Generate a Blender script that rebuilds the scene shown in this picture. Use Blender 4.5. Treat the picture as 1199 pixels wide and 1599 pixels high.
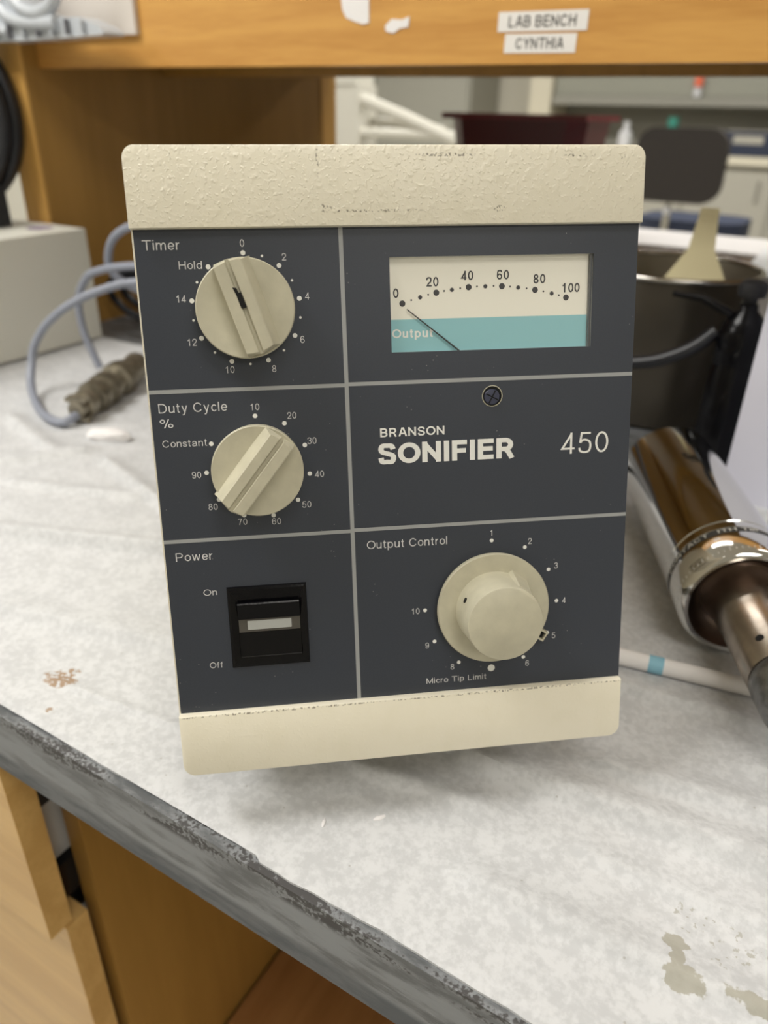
import bpy, bmesh, math, random
from mathutils import Vector, Matrix, noise
random.seed(7)
for o in list(bpy.data.objects): bpy.data.objects.remove(o)
S = bpy.context.scene
COL = S.collection
PI = math.pi
# ------------------------------------------------------------------ camera
cam = bpy.data.cameras.new('camera'); cam_o = bpy.data.objects.new('camera', cam); COL.objects.link(cam_o)
S.camera = cam_o
cam_o.matrix_world = Matrix(((0.857878, -0.257821, 0.444493, 0.0),
                             (0.513480, 0.397108, -0.760686, 0.0),
                             (0.019610, 0.880814, 0.473056, 1.2),
                             (0, 0, 0, 1)))
cam.sensor_fit = 'VERTICAL'; cam.sensor_height = 36.0
cam.lens = 36.0 * 1170 / 1599
cam.clip_start = 0.02; cam.clip_end = 60
cam.dof.use_dof = True; cam.dof.focus_distance = 0.315
cam.dof.aperture_fstop = cam.lens / 3.7
# ------------------------------------------------------------------ light
w = bpy.data.worlds.new('room_air'); S.world = w; w.use_nodes = True
w.node_tree.nodes['Background'].inputs[0].default_value = (1.0, 0.96, 0.90, 1)
w.node_tree.nodes['Background'].inputs[1].default_value = 0.25
S.view_settings.view_transform = 'Standard'; S.view_settings.look = 'None'
S.view_settings.gamma = 1; S.view_settings.exposure = 0.35
S.view_settings.use_curve_mapping = False
LAMP_SPOTS = [(-1.3, -0.35), (0.75, -0.35), (-1.3, 1.9), (0.9, 1.9), (-2.9, 4.2), (-0.4, 4.2), (-3.0, -1.6), (2.2, -1.6)]
LAMP_POWER = [26, 5, 10, 8, 42, 42, 26, 14]
for (lx, ly), lp in zip(LAMP_SPOTS, LAMP_POWER):
    L = bpy.data.lights.new('ceiling_tube_light', 'AREA'); L.shape = 'RECTANGLE'; L.size = 1.15; L.size_y = 0.55
    L.energy = lp; L.color = (1.0, 0.985, 0.95)
    lo = bpy.data.objects.new('ceiling_tube_light', L); COL.objects.link(lo); lo.location = (lx, ly, 2.66)
# ------------------------------------------------------------------ materials
def mat(name, col, rough=0.5, metal=0.0, var=0.0, vscale=20, bump=0.0, bscale=200, spec=0.5, emit=None, alpha=None, coat=0, stretch=None, trans=0, sss=0):
    m = bpy.data.materials.new(name); m.use_nodes = True
    nt = m.node_tree; b = nt.nodes['Principled BSDF']
    b.inputs['Base Color'].default_value = (*col, 1); b.inputs['Roughness'].default_value = rough
    b.inputs['Metallic'].default_value = metal; b.inputs['Specular IOR Level'].default_value = spec
    b.inputs['Coat Weight'].default_value = coat
    b.inputs['Transmission Weight'].default_value = trans
    if emit:
        b.inputs['Emission Color'].default_value = (*col, 1); b.inputs['Emission Strength'].default_value = emit
    tc = nt.nodes.new('ShaderNodeTexCoord'); mp = nt.nodes.new('ShaderNodeMapping')
    nt.links.new(tc.outputs['Object'], mp.inputs[0])
    if stretch: mp.inputs['Scale'].default_value = stretch
    if var:
        n = nt.nodes.new('ShaderNodeTexNoise'); n.inputs['Scale'].default_value = vscale; n.inputs['Detail'].default_value = 6
        nt.links.new(mp.outputs[0], n.inputs['Vector'])
        r = nt.nodes.new('ShaderNodeValToRGB'); e = r.color_ramp.elements
        e[0].position = 0.3; e[1].position = 0.7
        e[0].color = (*[c * (1 - var) for c in col], 1); e[1].color = (*[min(1, c * (1 + var)) for c in col], 1)
        nt.links.new(n.outputs['Fac'], r.inputs[0]); nt.links.new(r.outputs[0], b.inputs['Base Color'])
    if bump:
        n = nt.nodes.new('ShaderNodeTexNoise'); n.inputs['Scale'].default_value = bscale; n.inputs['Detail'].default_value = 3
        nt.links.new(mp.outputs[0], n.inputs['Vector'])
        bp = nt.nodes.new('ShaderNodeBump'); bp.inputs['Strength'].default_value = bump; bp.inputs['Distance'].default_value = 0.001
        nt.links.new(n.outputs['Fac'], bp.inputs['Height']); nt.links.new(bp.outputs[0], b.inputs['Normal'])
    return m

def N(nt, t, **kw):
    n = nt.nodes.new(t)
    for k, v in kw.items():
        if k in ('Scale', 'Detail', 'Roughness', 'Distortion', 'Strength', 'Distance', 'Randomness'): n.inputs[k].default_value = v
        else: setattr(n, k, v)
    return n
def math_n(nt, op, a, b=None, clamp=False):
    n = nt.nodes.new('ShaderNodeMath'); n.operation = op; n.use_clamp = clamp
    for i, v in enumerate((a, b)):
        if v is None: continue
        if isinstance(v, (int, float)): n.inputs[i].default_value = v
        else: nt.links.new(v, n.inputs[i])
    return n.outputs[0]
def mixc(nt, fac, a, b):
    n = nt.nodes.new('ShaderNodeMix'); n.data_type = 'RGBA'
    for s, v in ((n.inputs[0], fac), (n.inputs[6], a), (n.inputs[7], b)):
        if isinstance(v, (int, float)): s.default_value = v
        elif isinstance(v, tuple): s.default_value = (*v, 1)
        else: nt.links.new(v, s)
    return n.outputs[2]
def smooth(nt, v, lo, hi, a=0.0, b=1.0):
    n = nt.nodes.new('ShaderNodeMapRange'); n.interpolation_type = 'SMOOTHSTEP'
    nt.links.new(v, n.inputs[0])
    for i, q in enumerate((lo, hi, a, b)): n.inputs[i + 1].default_value = q
    return n.outputs[0]

def wood(name, a, b, grain='x', rough=0.42, spec=0.5):
    m = mat(name, a, rough, spec=spec); nt = m.node_tree; bs = nt.nodes['Principled BSDF']
    tc = N(nt, 'ShaderNodeTexCoord'); mp = N(nt, 'ShaderNodeMapping')
    mp.inputs['Scale'].default_value = {'x': (1.2, 14, 14), 'z': (14, 14, 1.2), 'y': (14, 1.2, 14)}[grain]
    nt.links.new(tc.outputs['Object'], mp.inputs[0])
    n1 = N(nt, 'ShaderNodeTexNoise', Scale=2.2, Detail=8, Distortion=0.8); nt.links.new(mp.outputs[0], n1.inputs['Vector'])
    n2 = N(nt, 'ShaderNodeTexNoise', Scale=26, Detail=4); nt.links.new(mp.outputs[0], n2.inputs['Vector'])
    f = math_n(nt, 'ADD', math_n(nt, 'MULTIPLY', n1.outputs['Fac'], 0.75), math_n(nt, 'MULTIPLY', n2.outputs['Fac'], 0.25))
    c = mixc(nt, smooth(nt, f, 0.36, 0.64), a, b); nt.links.new(c, bs.inputs['Base Color'])
    return m

def bezel_mat():
    m = mat('cream_hammered_paint', (0.74, 0.69, 0.53), 0.38); nt = m.node_tree; bs = nt.nodes['Principled BSDF']
    tc = N(nt, 'ShaderNodeTexCoord')
    v = N(nt, 'ShaderNodeTexNoise', Scale=640, Detail=2, Roughness=0.5); nt.links.new(tc.outputs['Object'], v.inputs['Vector'])
    v2 = N(nt, 'ShaderNodeTexNoise', Scale=250, Detail=1); nt.links.new(tc.outputs['Object'], v2.inputs['Vector'])
    h = math_n(nt, 'ADD', smooth(nt, v.outputs['Fac'], 0.52, 0.72), math_n(nt, 'MULTIPLY', smooth(nt, v2.outputs['Fac'], 0.5, 0.75), 0.9))
    # more texture on the top band than on the bottom band
    sp = N(nt, 'ShaderNodeSeparateXYZ'); nt.links.new(tc.outputs['Object'], sp.inputs[0])
    k = smooth(nt, sp.outputs[2], 0.05, 0.2, 0.25, 1.0)
    bp = N(nt, 'ShaderNodeBump', Strength=0.58, Distance=0.00028); nt.links.new(math_n(nt, 'MULTIPLY', h, k), bp.inputs['Height'])
    nt.links.new(bp.outputs[0], bs.inputs['Normal'])
    # scuffs: grubby specks where tape used to sit and on the ledge
    n3 = N(nt, 'ShaderNodeTexNoise', Scale=900, Detail=3); nt.links.new(tc.outputs['Object'], n3.inputs['Vector'])
    n4 = N(nt, 'ShaderNodeTexNoise', Scale=90, Detail=3); nt.links.new(tc.outputs['Object'], n4.inputs['Vector'])
    masks = None
    for (cx, cz, rx, rz) in [(-0.0275, 0.2395, .0022, .0016), (-0.010, 0.2383, .02, .0005), (0.042, 0.2385, .0022, .0013), (-0.030, 0.257, .0005, .006), (0.0205, .2585, .012, .0007), (0.0745, 0.2582, .006, .0006), (0.0925, .2577, .0011, .0012),
                             (-.06, .0286, .05, .0004), (.05, .0286, .06, .0004)]:
        dx = math_n(nt, 'DIVIDE', math_n(nt, 'SUBTRACT', sp.outputs[0], cx), rx); dz = math_n(nt, 'DIVIDE', math_n(nt, 'SUBTRACT', sp.outputs[2], cz), rz)
        d = math_n(nt, 'ADD', math_n(nt, 'MULTIPLY', dx, dx), math_n(nt, 'MULTIPLY', dz, dz))
        q = smooth(nt, d, 0.5, 1.6, 1.0, 0.0)
        masks = q if masks is None else math_n(nt, 'MAXIMUM', masks, q)
    dirt = math_n(nt, 'MULTIPLY', masks, smooth(nt, n3.outputs['Fac'], 0.5, 0.6))
    base = mixc(nt, math_n(nt, 'MULTIPLY', smooth(nt, n4.outputs['Fac'], 0.4, 0.75), 0.25), (0.82, 0.77, 0.63), (0.75, 0.70, 0.54))
    nt.links.new(mixc(nt, math_n(nt, 'MULTIPLY', dirt, 0.75), base, (0.12, 0.10, 0.07)), bs.inputs['Base Color'])
    return m

def panel_mat():
    m = mat('slate_printed_film', (0.05, 0.054, 0.062), 0.42); nt = m.node_tree; bs = nt.nodes['Principled BSDF']
    tc = N(nt, 'ShaderNodeTexCoord')
    v = N(nt, 'ShaderNodeTexVoronoi', Scale=330); nt.links.new(tc.outputs['Object'], v.inputs['Vector'])
    sp = N(nt, 'ShaderNodeTexNoise', Scale=60, Detail=2); nt.links.new(tc.outputs['Object'], sp.inputs['Vector'])
    dust = math_n(nt, 'MULTIPLY', smooth(nt, v.outputs['Distance'], 0.05, 0.11, 1, 0), smooth(nt, sp.outputs['Fac'], 0.55, 0.62))
    n2 = N(nt, 'ShaderNodeTexNoise', Scale=1500, Detail=2); nt.links.new(tc.outputs['Object'], n2.inputs['Vector'])
    base = mixc(nt, n2.outputs['Fac'], (0.027, 0.033, 0.047), (0.039, 0.046, 0.062))
    nt.links.new(mixc(nt, math_n(nt, 'MULTIPLY', dust, 0.4), base, (0.4, 0.4, 0.38)), bs.inputs['Base Color'])
    bp = N(nt, 'ShaderNodeBump', Strength=0.12, Distance=0.0001); nt.links.new(n2.outputs['Fac'], bp.inputs['Height']); nt.links.new(bp.outputs[0], bs.inputs['Normal'])
    return m

STAINS = [  # x, y, rx, ry, kind 0 damp olive / 1 brown / 2 grey specks
    (0.0115, 0.2235, .0052, .0042, 0), (0.0132, 0.2160, .0030, .0055, 0), (0.0175, 0.2085, .0078, .0045, 0), (0.044, 0.2125, .0125, .0032, 0),
    (-0.333, 0.1975, .0105, .0068, 1), (-0.331, 0.2065, .0045, .0028, 1), (-0.3155, 0.1775, .0028, .0024, 1),
    (0.031, 0.236, .020, .0075, 2), (0.012, 0.240, .006, .004, 2), (0.030, 0.2235, .006, .002, 2)]
def liner_mat():
    m = mat('absorbent_white_paper', (0.78, 0.78, 0.78), 0.75, spec=0.25); nt = m.node_tree; bs = nt.nodes['Principled BSDF']
    tc = N(nt, 'ShaderNodeTexCoord'); P = tc.outputs['Object']
    n1 = N(nt, 'ShaderNodeTexNoise', Scale=260, Detail=5, Roughness=0.6); nt.links.new(P, n1.inputs['Vector'])
    n2 = N(nt, 'ShaderNodeTexNoise', Scale=60, Detail=4, Roughness=0.6); nt.links.new(P, n2.inputs['Vector'])
    f = math_n(nt, 'ADD', math_n(nt, 'MULTIPLY', n1.outputs['Fac'], 0.6), math_n(nt, 'MULTIPLY', n2.outputs['Fac'], 0.4))
    base = mixc(nt, smooth(nt, f, 0.40, 0.60), (0.52, 0.525, 0.535), (0.62, 0.625, 0.635))
    sp = N(nt, 'ShaderNodeSeparateXYZ'); nt.links.new(P, sp.inputs[0])
    nz = N(nt, 'ShaderNodeTexNoise', Scale=260, Detail=3); nt.links.new(P, nz.inputs['Vector'])
    nf = N(nt, 'ShaderNodeTexNoise', Scale=330, Detail=2); nt.links.new(P, nf.inputs['Vector'])
    wob = math_n(nt, 'MULTIPLY', math_n(nt, 'SUBTRACT', nz.outputs['Fac'], 0.5), 2.6)
    for kind, colr, amt in ((0, (0.33, 0.31, 0.24), 0.75), (1, (0.30, 0.17, 0.07), 0.8), (2, (0.38, 0.37, 0.33), 0.8)):
        mk = None
        for (x, y, rx, ry, k) in STAINS:
            if k != kind: continue
            dx = math_n(nt, 'DIVIDE', math_n(nt, 'SUBTRACT', sp.outputs[0], x), rx); dy = math_n(nt, 'DIVIDE', math_n(nt, 'SUBTRACT', sp.outputs[1], y), ry)
            d = math_n(nt, 'ADD', math_n(nt, 'ADD', math_n(nt, 'MULTIPLY', dx, dx), math_n(nt, 'MULTIPLY', dy, dy)), wob)
            q = smooth(nt, d, 0.8, 1.15, 1, 0); mk = q if mk is None else math_n(nt, 'MAXIMUM', mk, q)
        if kind: mk = math_n(nt, 'MULTIPLY', mk, smooth(nt, nf.outputs['Fac'], 0.42 if kind == 1 else 0.58, 0.52 if kind == 1 else 0.64))
        base = mixc(nt, math_n(nt, 'MULTIPLY', mk, amt), base, colr)
    v = N(nt, 'ShaderNodeTexVoronoi', Scale=60); nt.links.new(P, v.inputs['Vector'])
    base = mixc(nt, math_n(nt, 'MULTIPLY', smooth(nt, v.outputs['Distance'], 0.02, 0.05, 1, 0), 0.5), base, (0.3, 0.28, 0.25))
    nt.links.new(base, bs.inputs['Base Color'])
    bp = N(nt, 'ShaderNodeBump', Strength=0.35, Distance=0.0009); nt.links.new(f, bp.inputs['Height']); nt.links.new(bp.outputs[0], bs.inputs['Normal'])
    return m

def worktop_mat():
    m = mat('worn_grey_laminate', (0.2, 0.21, 0.22), 0.4); nt = m.node_tree; bs = nt.nodes['Principled BSDF']
    tc = N(nt, 'ShaderNodeTexCoord'); mp = N(nt, 'ShaderNodeMapping'); mp.inputs['Scale'].default_value = (0.35, 1, 1.6)
    nt.links.new(tc.outputs['Object'], mp.inputs[0])
    n1 = N(nt, 'ShaderNodeTexNoise', Scale=55, Detail=7, Roughness=0.65); nt.links.new(mp.outputs[0], n1.inputs['Vector'])
    n2 = N(nt, 'ShaderNodeTexNoise', Scale=500, Detail=3); nt.links.new(tc.outputs['Object'], n2.inputs['Vector'])
    sp = N(nt, 'ShaderNodeSeparateXYZ'); nt.links.new(tc.outputs['Object'], sp.inputs[0])
    zone = smooth(nt, sp.outputs[2], 0.862, 0.868)                      # dusty upper strip, clean lower strip
    dusty = mixc(nt, smooth(nt, n1.outputs['Fac'], 0.38, 0.56), (0.10, 0.105, 0.11), (0.25, 0.26, 0.27))
    c = mixc(nt, zone, (0.095, 0.102, 0.110), dusty)
    top = smooth(nt, sp.outputs[2], 0.888, 0.893)
    wear = math_n(nt, 'MULTIPLY', top, smooth(nt, math_n(nt, 'ADD', math_n(nt, 'MULTIPLY', n1.outputs['Fac'], 0.7), math_n(nt, 'MULTIPLY', n2.outputs['Fac'], 0.3)), 0.49, 0.55))
    c = mixc(nt, wear, c, (0.065, 0.062, 0.062))
    nt.links.new(c, bs.inputs['Base Color'])
    rr = smooth(nt, n1.outputs['Fac'], 0.4, 0.6, 0.3, 0.65); nt.links.new(rr, bs.inputs['Roughness'])
    bp = N(nt, 'ShaderNodeBump', Strength=0.4, Distance=0.001); nt.links.new(n1.outputs['Fac'], bp.inputs['Height']); nt.links.new(bp.outputs[0], bs.inputs['Normal'])
    return m

M = dict(
    bezel=bezel_mat(), panel=panel_mat(), liner=liner_mat(), worktop=worktop_mat(),
    line=mat('grey_print', (0.34, 0.35, 0.35), 0.5), ink=mat('white_print', (0.66, 0.66, 0.66), 0.5), ink2=mat('bright_white_print', (0.82, 0.82, 0.78), 0.5),
    knob=mat('beige_moulded_plastic', (0.52, 0.49, 0.37), 0.42, var=0.08, vscale=120, bump=0.05, bscale=800),
    black=mat('black_plastic', (0.003, 0.003, 0.004), 0.16, spec=0.22, bump=0.08, bscale=900),
    matblack=mat('matt_black_plastic', (0.012, 0.012, 0.014), 0.55, var=0.3, vscale=60),
    dialp=mat('ivory_dial_card', (0.90, 0.88, 0.78), 0.6), teal=mat('teal_dial_print', (0.28, 0.56, 0.61), 0.5), dialink=mat('dark_dial_ink', (0.05, 0.05, 0.055), 0.6),
    needle=mat('black_needle', (0.02, 0.02, 0.02), 0.5), cover_edge=mat('smoky_clear_edge', (0.10, 0.105, 0.11), 0.2), meterwall=mat('grey_clear_wall', (0.5, 0.5, 0.47), 0.3),
    screw=mat('blue_black_screw', (0.035, 0.04, 0.075), 0.45), lamp_strip=mat('pale_grey_lens', (0.42, 0.43, 0.41), 0.35), brownlens=mat('dull_brown_lens', (0.075, 0.068, 0.058), 0.4),
    body=mat('cream_case_paint', (0.66, 0.61, 0.46), 0.45, bump=0.2, bscale=500),
    rubber=mat('black_rubber', (0.012, 0.012, 0.012), 0.75), steel=mat('steel', (0.55, 0.54, 0.52), 0.25, 1.0),
    wood=wood('honey_maple', (0.52, 0.25, 0.055), (0.64, 0.34, 0.085), 'x'), woodz=wood('honey_maple_upright', (0.66, 0.36, 0.09), (0.80, 0.47, 0.14), 'z'),
    woodside=wood('brown_maple_panel', (0.37, 0.20, 0.045), (0.42, 0.23, 0.055), 'z', 0.35), woodfront=wood('pale_maple_front', (0.60, 0.36, 0.12), (0.72, 0.46, 0.17), 'x', 0.3),
    woodred=wood('reddish_maple_top', (0.36, 0.16, 0.05), (0.46, 0.22, 0.075), 'y'),
    white_metal=mat('white_drawer_metal', (0.55, 0.53, 0.50), 0.4), white=mat('white_plastic', (0.72, 0.72, 0.75), 0.4), lav=mat('bluish_white_plastic', (0.66, 0.66, 0.76), 0.45),
    tape=mat('white_label_tape', (0.80, 0.78, 0.76), 0.4), paper_bit=mat('torn_white_paper', (0.82, 0.80, 0.80), 0.8), label_ink=mat('black_label_ink', (0.02, 0.02, 0.02), 0.5),
    greybox=mat('beige_grey_case', (0.68, 0.67, 0.60), 0.5, bump=0.1), purple=mat('faded_purple_sticker', (0.28, 0.22, 0.32), 0.6),
    cable=mat('grey_blue_cable', (0.26, 0.28, 0.34), 0.4), connector=mat('tarnished_nickel', (0.30, 0.27, 0.21), 0.42, 0.75, var=0.3, vscale=150, bump=0.3, bscale=300),
    bcable=mat('black_cable', (0.012, 0.013, 0.017), 0.35), potsteel=mat('dull_dark_steel', (0.085, 0.075, 0.060), 0.33, 0.6, var=0.15, vscale=12),
    potin=mat('lit_pot_inner_steel', (0.45, 0.42, 0.36), 0.35, 0.7), potrim=mat('bright_steel_rim', (0.6, 0.58, 0.54), 0.2, 1.0), cream=mat('cream_plastic', (0.78, 0.70, 0.44), 0.45),  # potin: pot steel lightened, light on the inner wall painted into the colour
    tray=mat('clear_grey_plastic', (0.50, 0.53, 0.57), 0.25, spec=0.6), traycard=mat('pinkish_white_card', (0.66, 0.61, 0.56), 0.6), traydark=mat('dark_grey_plastic', (0.16, 0.16, 0.18), 0.4),
    red=mat('dark_red_plastic', (0.10, 0.008, 0.014), 0.35), redrim=mat('red_plastic_rim', (0.20, 0.02, 0.03), 0.35),
    brown=mat('dark_brown_vinyl', (0.030, 0.024, 0.021), 0.6), navy=mat('navy_fabric', (0.022, 0.030, 0.060), 0.7),
    wall=mat('pale_wall_paint', (0.66, 0.63, 0.54), 0.8), wallgrey=mat('grey_wall_paint', (0.36, 0.35, 0.30), 0.8), floor=mat('grey_vinyl', (0.42, 0.41, 0.38), 0.4, var=0.1, vscale=8),
    ceil=mat('ceiling_tile', (0.75, 0.73, 0.68), 0.9), diffuser=mat('lamp_diffuser', (1.0, 0.95, 0.86), 0.5, emit=2.5),
    counter=mat('cream_counter', (0.68, 0.63, 0.50), 0.5), cabgrey=mat('beige_cabinet', (0.42, 0.40, 0.34), 0.5),
    hoodglass=mat('grey_sash_glass', (0.33, 0.33, 0.28), 0.2), hoodframe=mat('dull_hood_frame', (0.30, 0.29, 0.25), 0.5),
    greenglass=mat('green_bottle', (0.05, 0.28, 0.22), 0.3), orange=mat('orange_cap', (0.85, 0.16, 0.07), 0.4), offwhite=mat('off_white_enamel', (0.76, 0.74, 0.66), 0.4), bluetape=mat('light_blue_tape', (0.26, 0.52, 0.66), 0.6),
    horn=mat('titanium_horn', (0.42, 0.37, 0.32), 0.28, 1.0, var=0.2, vscale=60, bump=0.06, bscale=200), hornend=mat('dark_horn_collar', (0.26, 0.26, 0.26), 0.4, 1.0, var=0.3, vscale=200),
    chrome=mat('polished_chrome', (0.72, 0.72, 0.70), 0.07, 1.0, bump=0.02, bscale=300), chromedark=mat('dark_recess_metal', (0.16, 0.12, 0.10), 0.3, 1.0),
    engrave=mat('blackened_engraving', (0.03, 0.03, 0.03), 0.5), hole=mat('deep_hole_black', (0.004, 0.004, 0.004), 0.9), brownledge=mat('tan_wood_rim', (0.55, 0.36, 0.14), 0.5),
)
def glass_mat():
    m = bpy.data.materials.new('clear_meter_cover'); m.use_nodes = True; nt = m.node_tree; nt.nodes.clear()
    o = nt.nodes.new('ShaderNodeOutputMaterial'); t = nt.nodes.new('ShaderNodeBsdfTransparent'); g = nt.nodes.new('ShaderNodeBsdfGlossy'); g.inputs['Roughness'].default_value = 0.06
    mx = nt.nodes.new('ShaderNodeMixShader'); f = nt.nodes.new('ShaderNodeFresnel'); f.inputs[0].default_value = 1.49
    tc = nt.nodes.new('ShaderNodeTexCoord'); n = N(nt, 'ShaderNodeTexNoise', Scale=45, Detail=3); nt.links.new(tc.outputs['Object'], n.inputs['Vector'])
    bp = N(nt, 'ShaderNodeBump', Strength=0.25, Distance=0.0006); nt.links.new(n.outputs['Fac'], bp.inputs['Height']); nt.links.new(bp.outputs[0], g.inputs['Normal'])
    gm = nt.nodes.new('ShaderNodeNewGeometry'); nt.links.new(math_n(nt, 'MULTIPLY', f.outputs[0], math_n(nt, 'SUBTRACT', 1.0, gm.outputs['Backfacing'])), mx.inputs[0]); nt.links.new(t.outputs[0], mx.inputs[1]); nt.links.new(g.outputs[0], mx.inputs[2]); nt.links.new(mx.outputs[0], o.inputs[0])
    return m
M['glass'] = glass_mat()

# ------------------------------------------------------------------ mesh helpers
def empty(name, label, cat, loc=(0, 0, 0), rz=0, group=None):
    o = bpy.data.objects.new(name, None); COL.objects.link(o); o.location = loc; o.rotation_euler = (0, 0, rz)
    o.empty_display_size = 0.02; return tag(o, label, cat, group)
def tag(o, label=None, cat=None, group=None, kind=None):
    for k, v in (('label', label), ('category', cat), ('group', group), ('kind', kind)):
        if v: o[k] = v
    return o
def finish(bm, name, m, parent=None, sm=False, bev=0, seg=2):
    if bev: bmesh.ops.bevel(bm, geom=[e for e in bm.edges if len(e.link_faces) == 2 and e.calc_face_angle(0) > 0.5], offset=bev, segments=seg, affect='EDGES', clamp_overlap=True)
    bmesh.ops.recalc_face_normals(bm, faces=bm.faces)
    me = bpy.data.meshes.new(name); bm.to_mesh(me); bm.free()
    ms = m if isinstance(m, (list, tuple)) else [m]
    for q in ms: me.materials.append(q)
    if sm:
        for p in me.polygons: p.use_smooth = True
        try: me.set_sharp_from_angle(angle=math.radians(38))
        except Exception: pass
    o = bpy.data.objects.new(name, me); COL.objects.link(o); o.parent = parent
    return o
def bx(bm, x0, x1, y0, y1, z0, z1, mt=None):
    vs = [bm.verts.new(mt @ Vector(p) if mt else p) for p in ((x0, y0, z0), (x1, y0, z0), (x1, y1, z0), (x0, y1, z0), (x0, y0, z1), (x1, y0, z1), (x1, y1, z1), (x0, y1, z1))]
    for f in ((0, 3, 2, 1), (4, 5, 6, 7), (0, 1, 5, 4), (1, 2, 6, 5), (2, 3, 7, 6), (3, 0, 4, 7)): bm.faces.new([vs[i] for i in f])
def box(name, m, dims, parent=None, bev=0.0, seg=2, sm=None):
    bm = bmesh.new(); bx(bm, *dims); return finish(bm, name, m, parent, bev > 0 if sm is None else sm, bev, seg)
def boxes(name, m, lst, parent=None, bev=0.0):
    bm = bmesh.new()
    for d in lst: bx(bm, *d)
    return finish(bm, name, m, parent, bev > 0, bev)
def lathe_bm(bm, prof, mt=None, seg=48, close=False):
    """prof: list of (r, h); axis = local z of mt"""
    mt = mt or Matrix(); rings = []
    for r, h in prof:
        if r < 1e-7: rings.append([bm.verts.new(mt @ Vector((0, 0, h)))])
        else: rings.append([bm.verts.new(mt @ Vector((r * math.cos(2 * PI * k / seg), r * math.sin(2 * PI * k / seg), h))) for k in range(seg)])
    for a, b in zip(rings, rings[1:]):
        for k in range(seg):
            k2 = (k + 1) % seg
            if len(a) == 1 and len(b) == 1: continue
            if len(a) == 1: bm.faces.new((a[0], b[k], b[k2]))
            elif len(b) == 1: bm.faces.new((a[k], a[k2], b[0]))
            else: bm.faces.new((a[k], a[k2], b[k2], b[k]))
def lathe(name, m, prof, mt=None, parent=None, seg=48):
    bm = bmesh.new(); lathe_bm(bm, prof, mt, seg); return finish(bm, name, m, parent, True)
def prism(bm, pts, d0, d1, mt):
    """pts: polygon (a,b); extruded along third axis of mt from d0 to d1"""
    A = [bm.verts.new(mt @ Vector((a, b, d0))) for a, b in pts]; B = [bm.verts.new(mt @ Vector((a, b, d1))) for a, b in pts]
    n = len(pts)
    bm.faces.new(A); bm.faces.new(B[::-1])
    for i in range(n): bm.faces.new((A[i], A[(i + 1) % n], B[(i + 1) % n], B[i]))
def spline(pts, n=10):
    P = [Vector(p) for p in pts]; P = [2 * P[0] - P[1]] + P + [2 * P[-1] - P[-2]]; out = []
    for i in range(1, len(P) - 2):
        for k in range(n):
            t = k / n; a, b, c, d = P[i - 1], P[i], P[i + 1], P[i + 2]
            out.append(0.5 * ((2 * b) + (c - a) * t + (2 * a - 5 * b + 4 * c - d) * t * t + (3 * b - a - 3 * c + d) * t ** 3))
    out.append(P[-2]); return out
def tube_bm(bm, pts, r, seg=10, closed=False):
    pts = [Vector(p) for p in pts]; n = len(pts); prev = None; rings = []
    for i, p in enumerate(pts):
        if closed: t = (pts[(i + 1) % n] - pts[i - 1]).normalized()
        else: t = (pts[min(i + 1, n - 1)] - pts[max(i - 1, 0)]).normalized()
        if prev is None: a = t.orthogonal().normalized()
        else: a = (prev - t * prev.dot(t)).normalized()
        prev = a; b = t.cross(a); rr = r[i] if isinstance(r, (list, tuple)) else r
        rings.append([bm.verts.new(p + (a * math.cos(2 * PI * k / seg) + b * math.sin(2 * PI * k / seg)) * rr) for k in range(seg)])
    m = n if closed else n - 1
    for i in range(m):
        A, B = rings[i], rings[(i + 1) % n]
        for k in range(seg): bm.faces.new((A[k], A[(k + 1) % seg], B[(k + 1) % seg], B[k]))
    if not closed: bm.faces.new(rings[0][::-1]); bm.faces.new(rings[-1])
def tube(name, m, pts, r, parent=None, seg=12, closed=False):
    bm = bmesh.new(); tube_bm(bm, pts, r, seg, closed); return finish(bm, name, m, parent, True)

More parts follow.
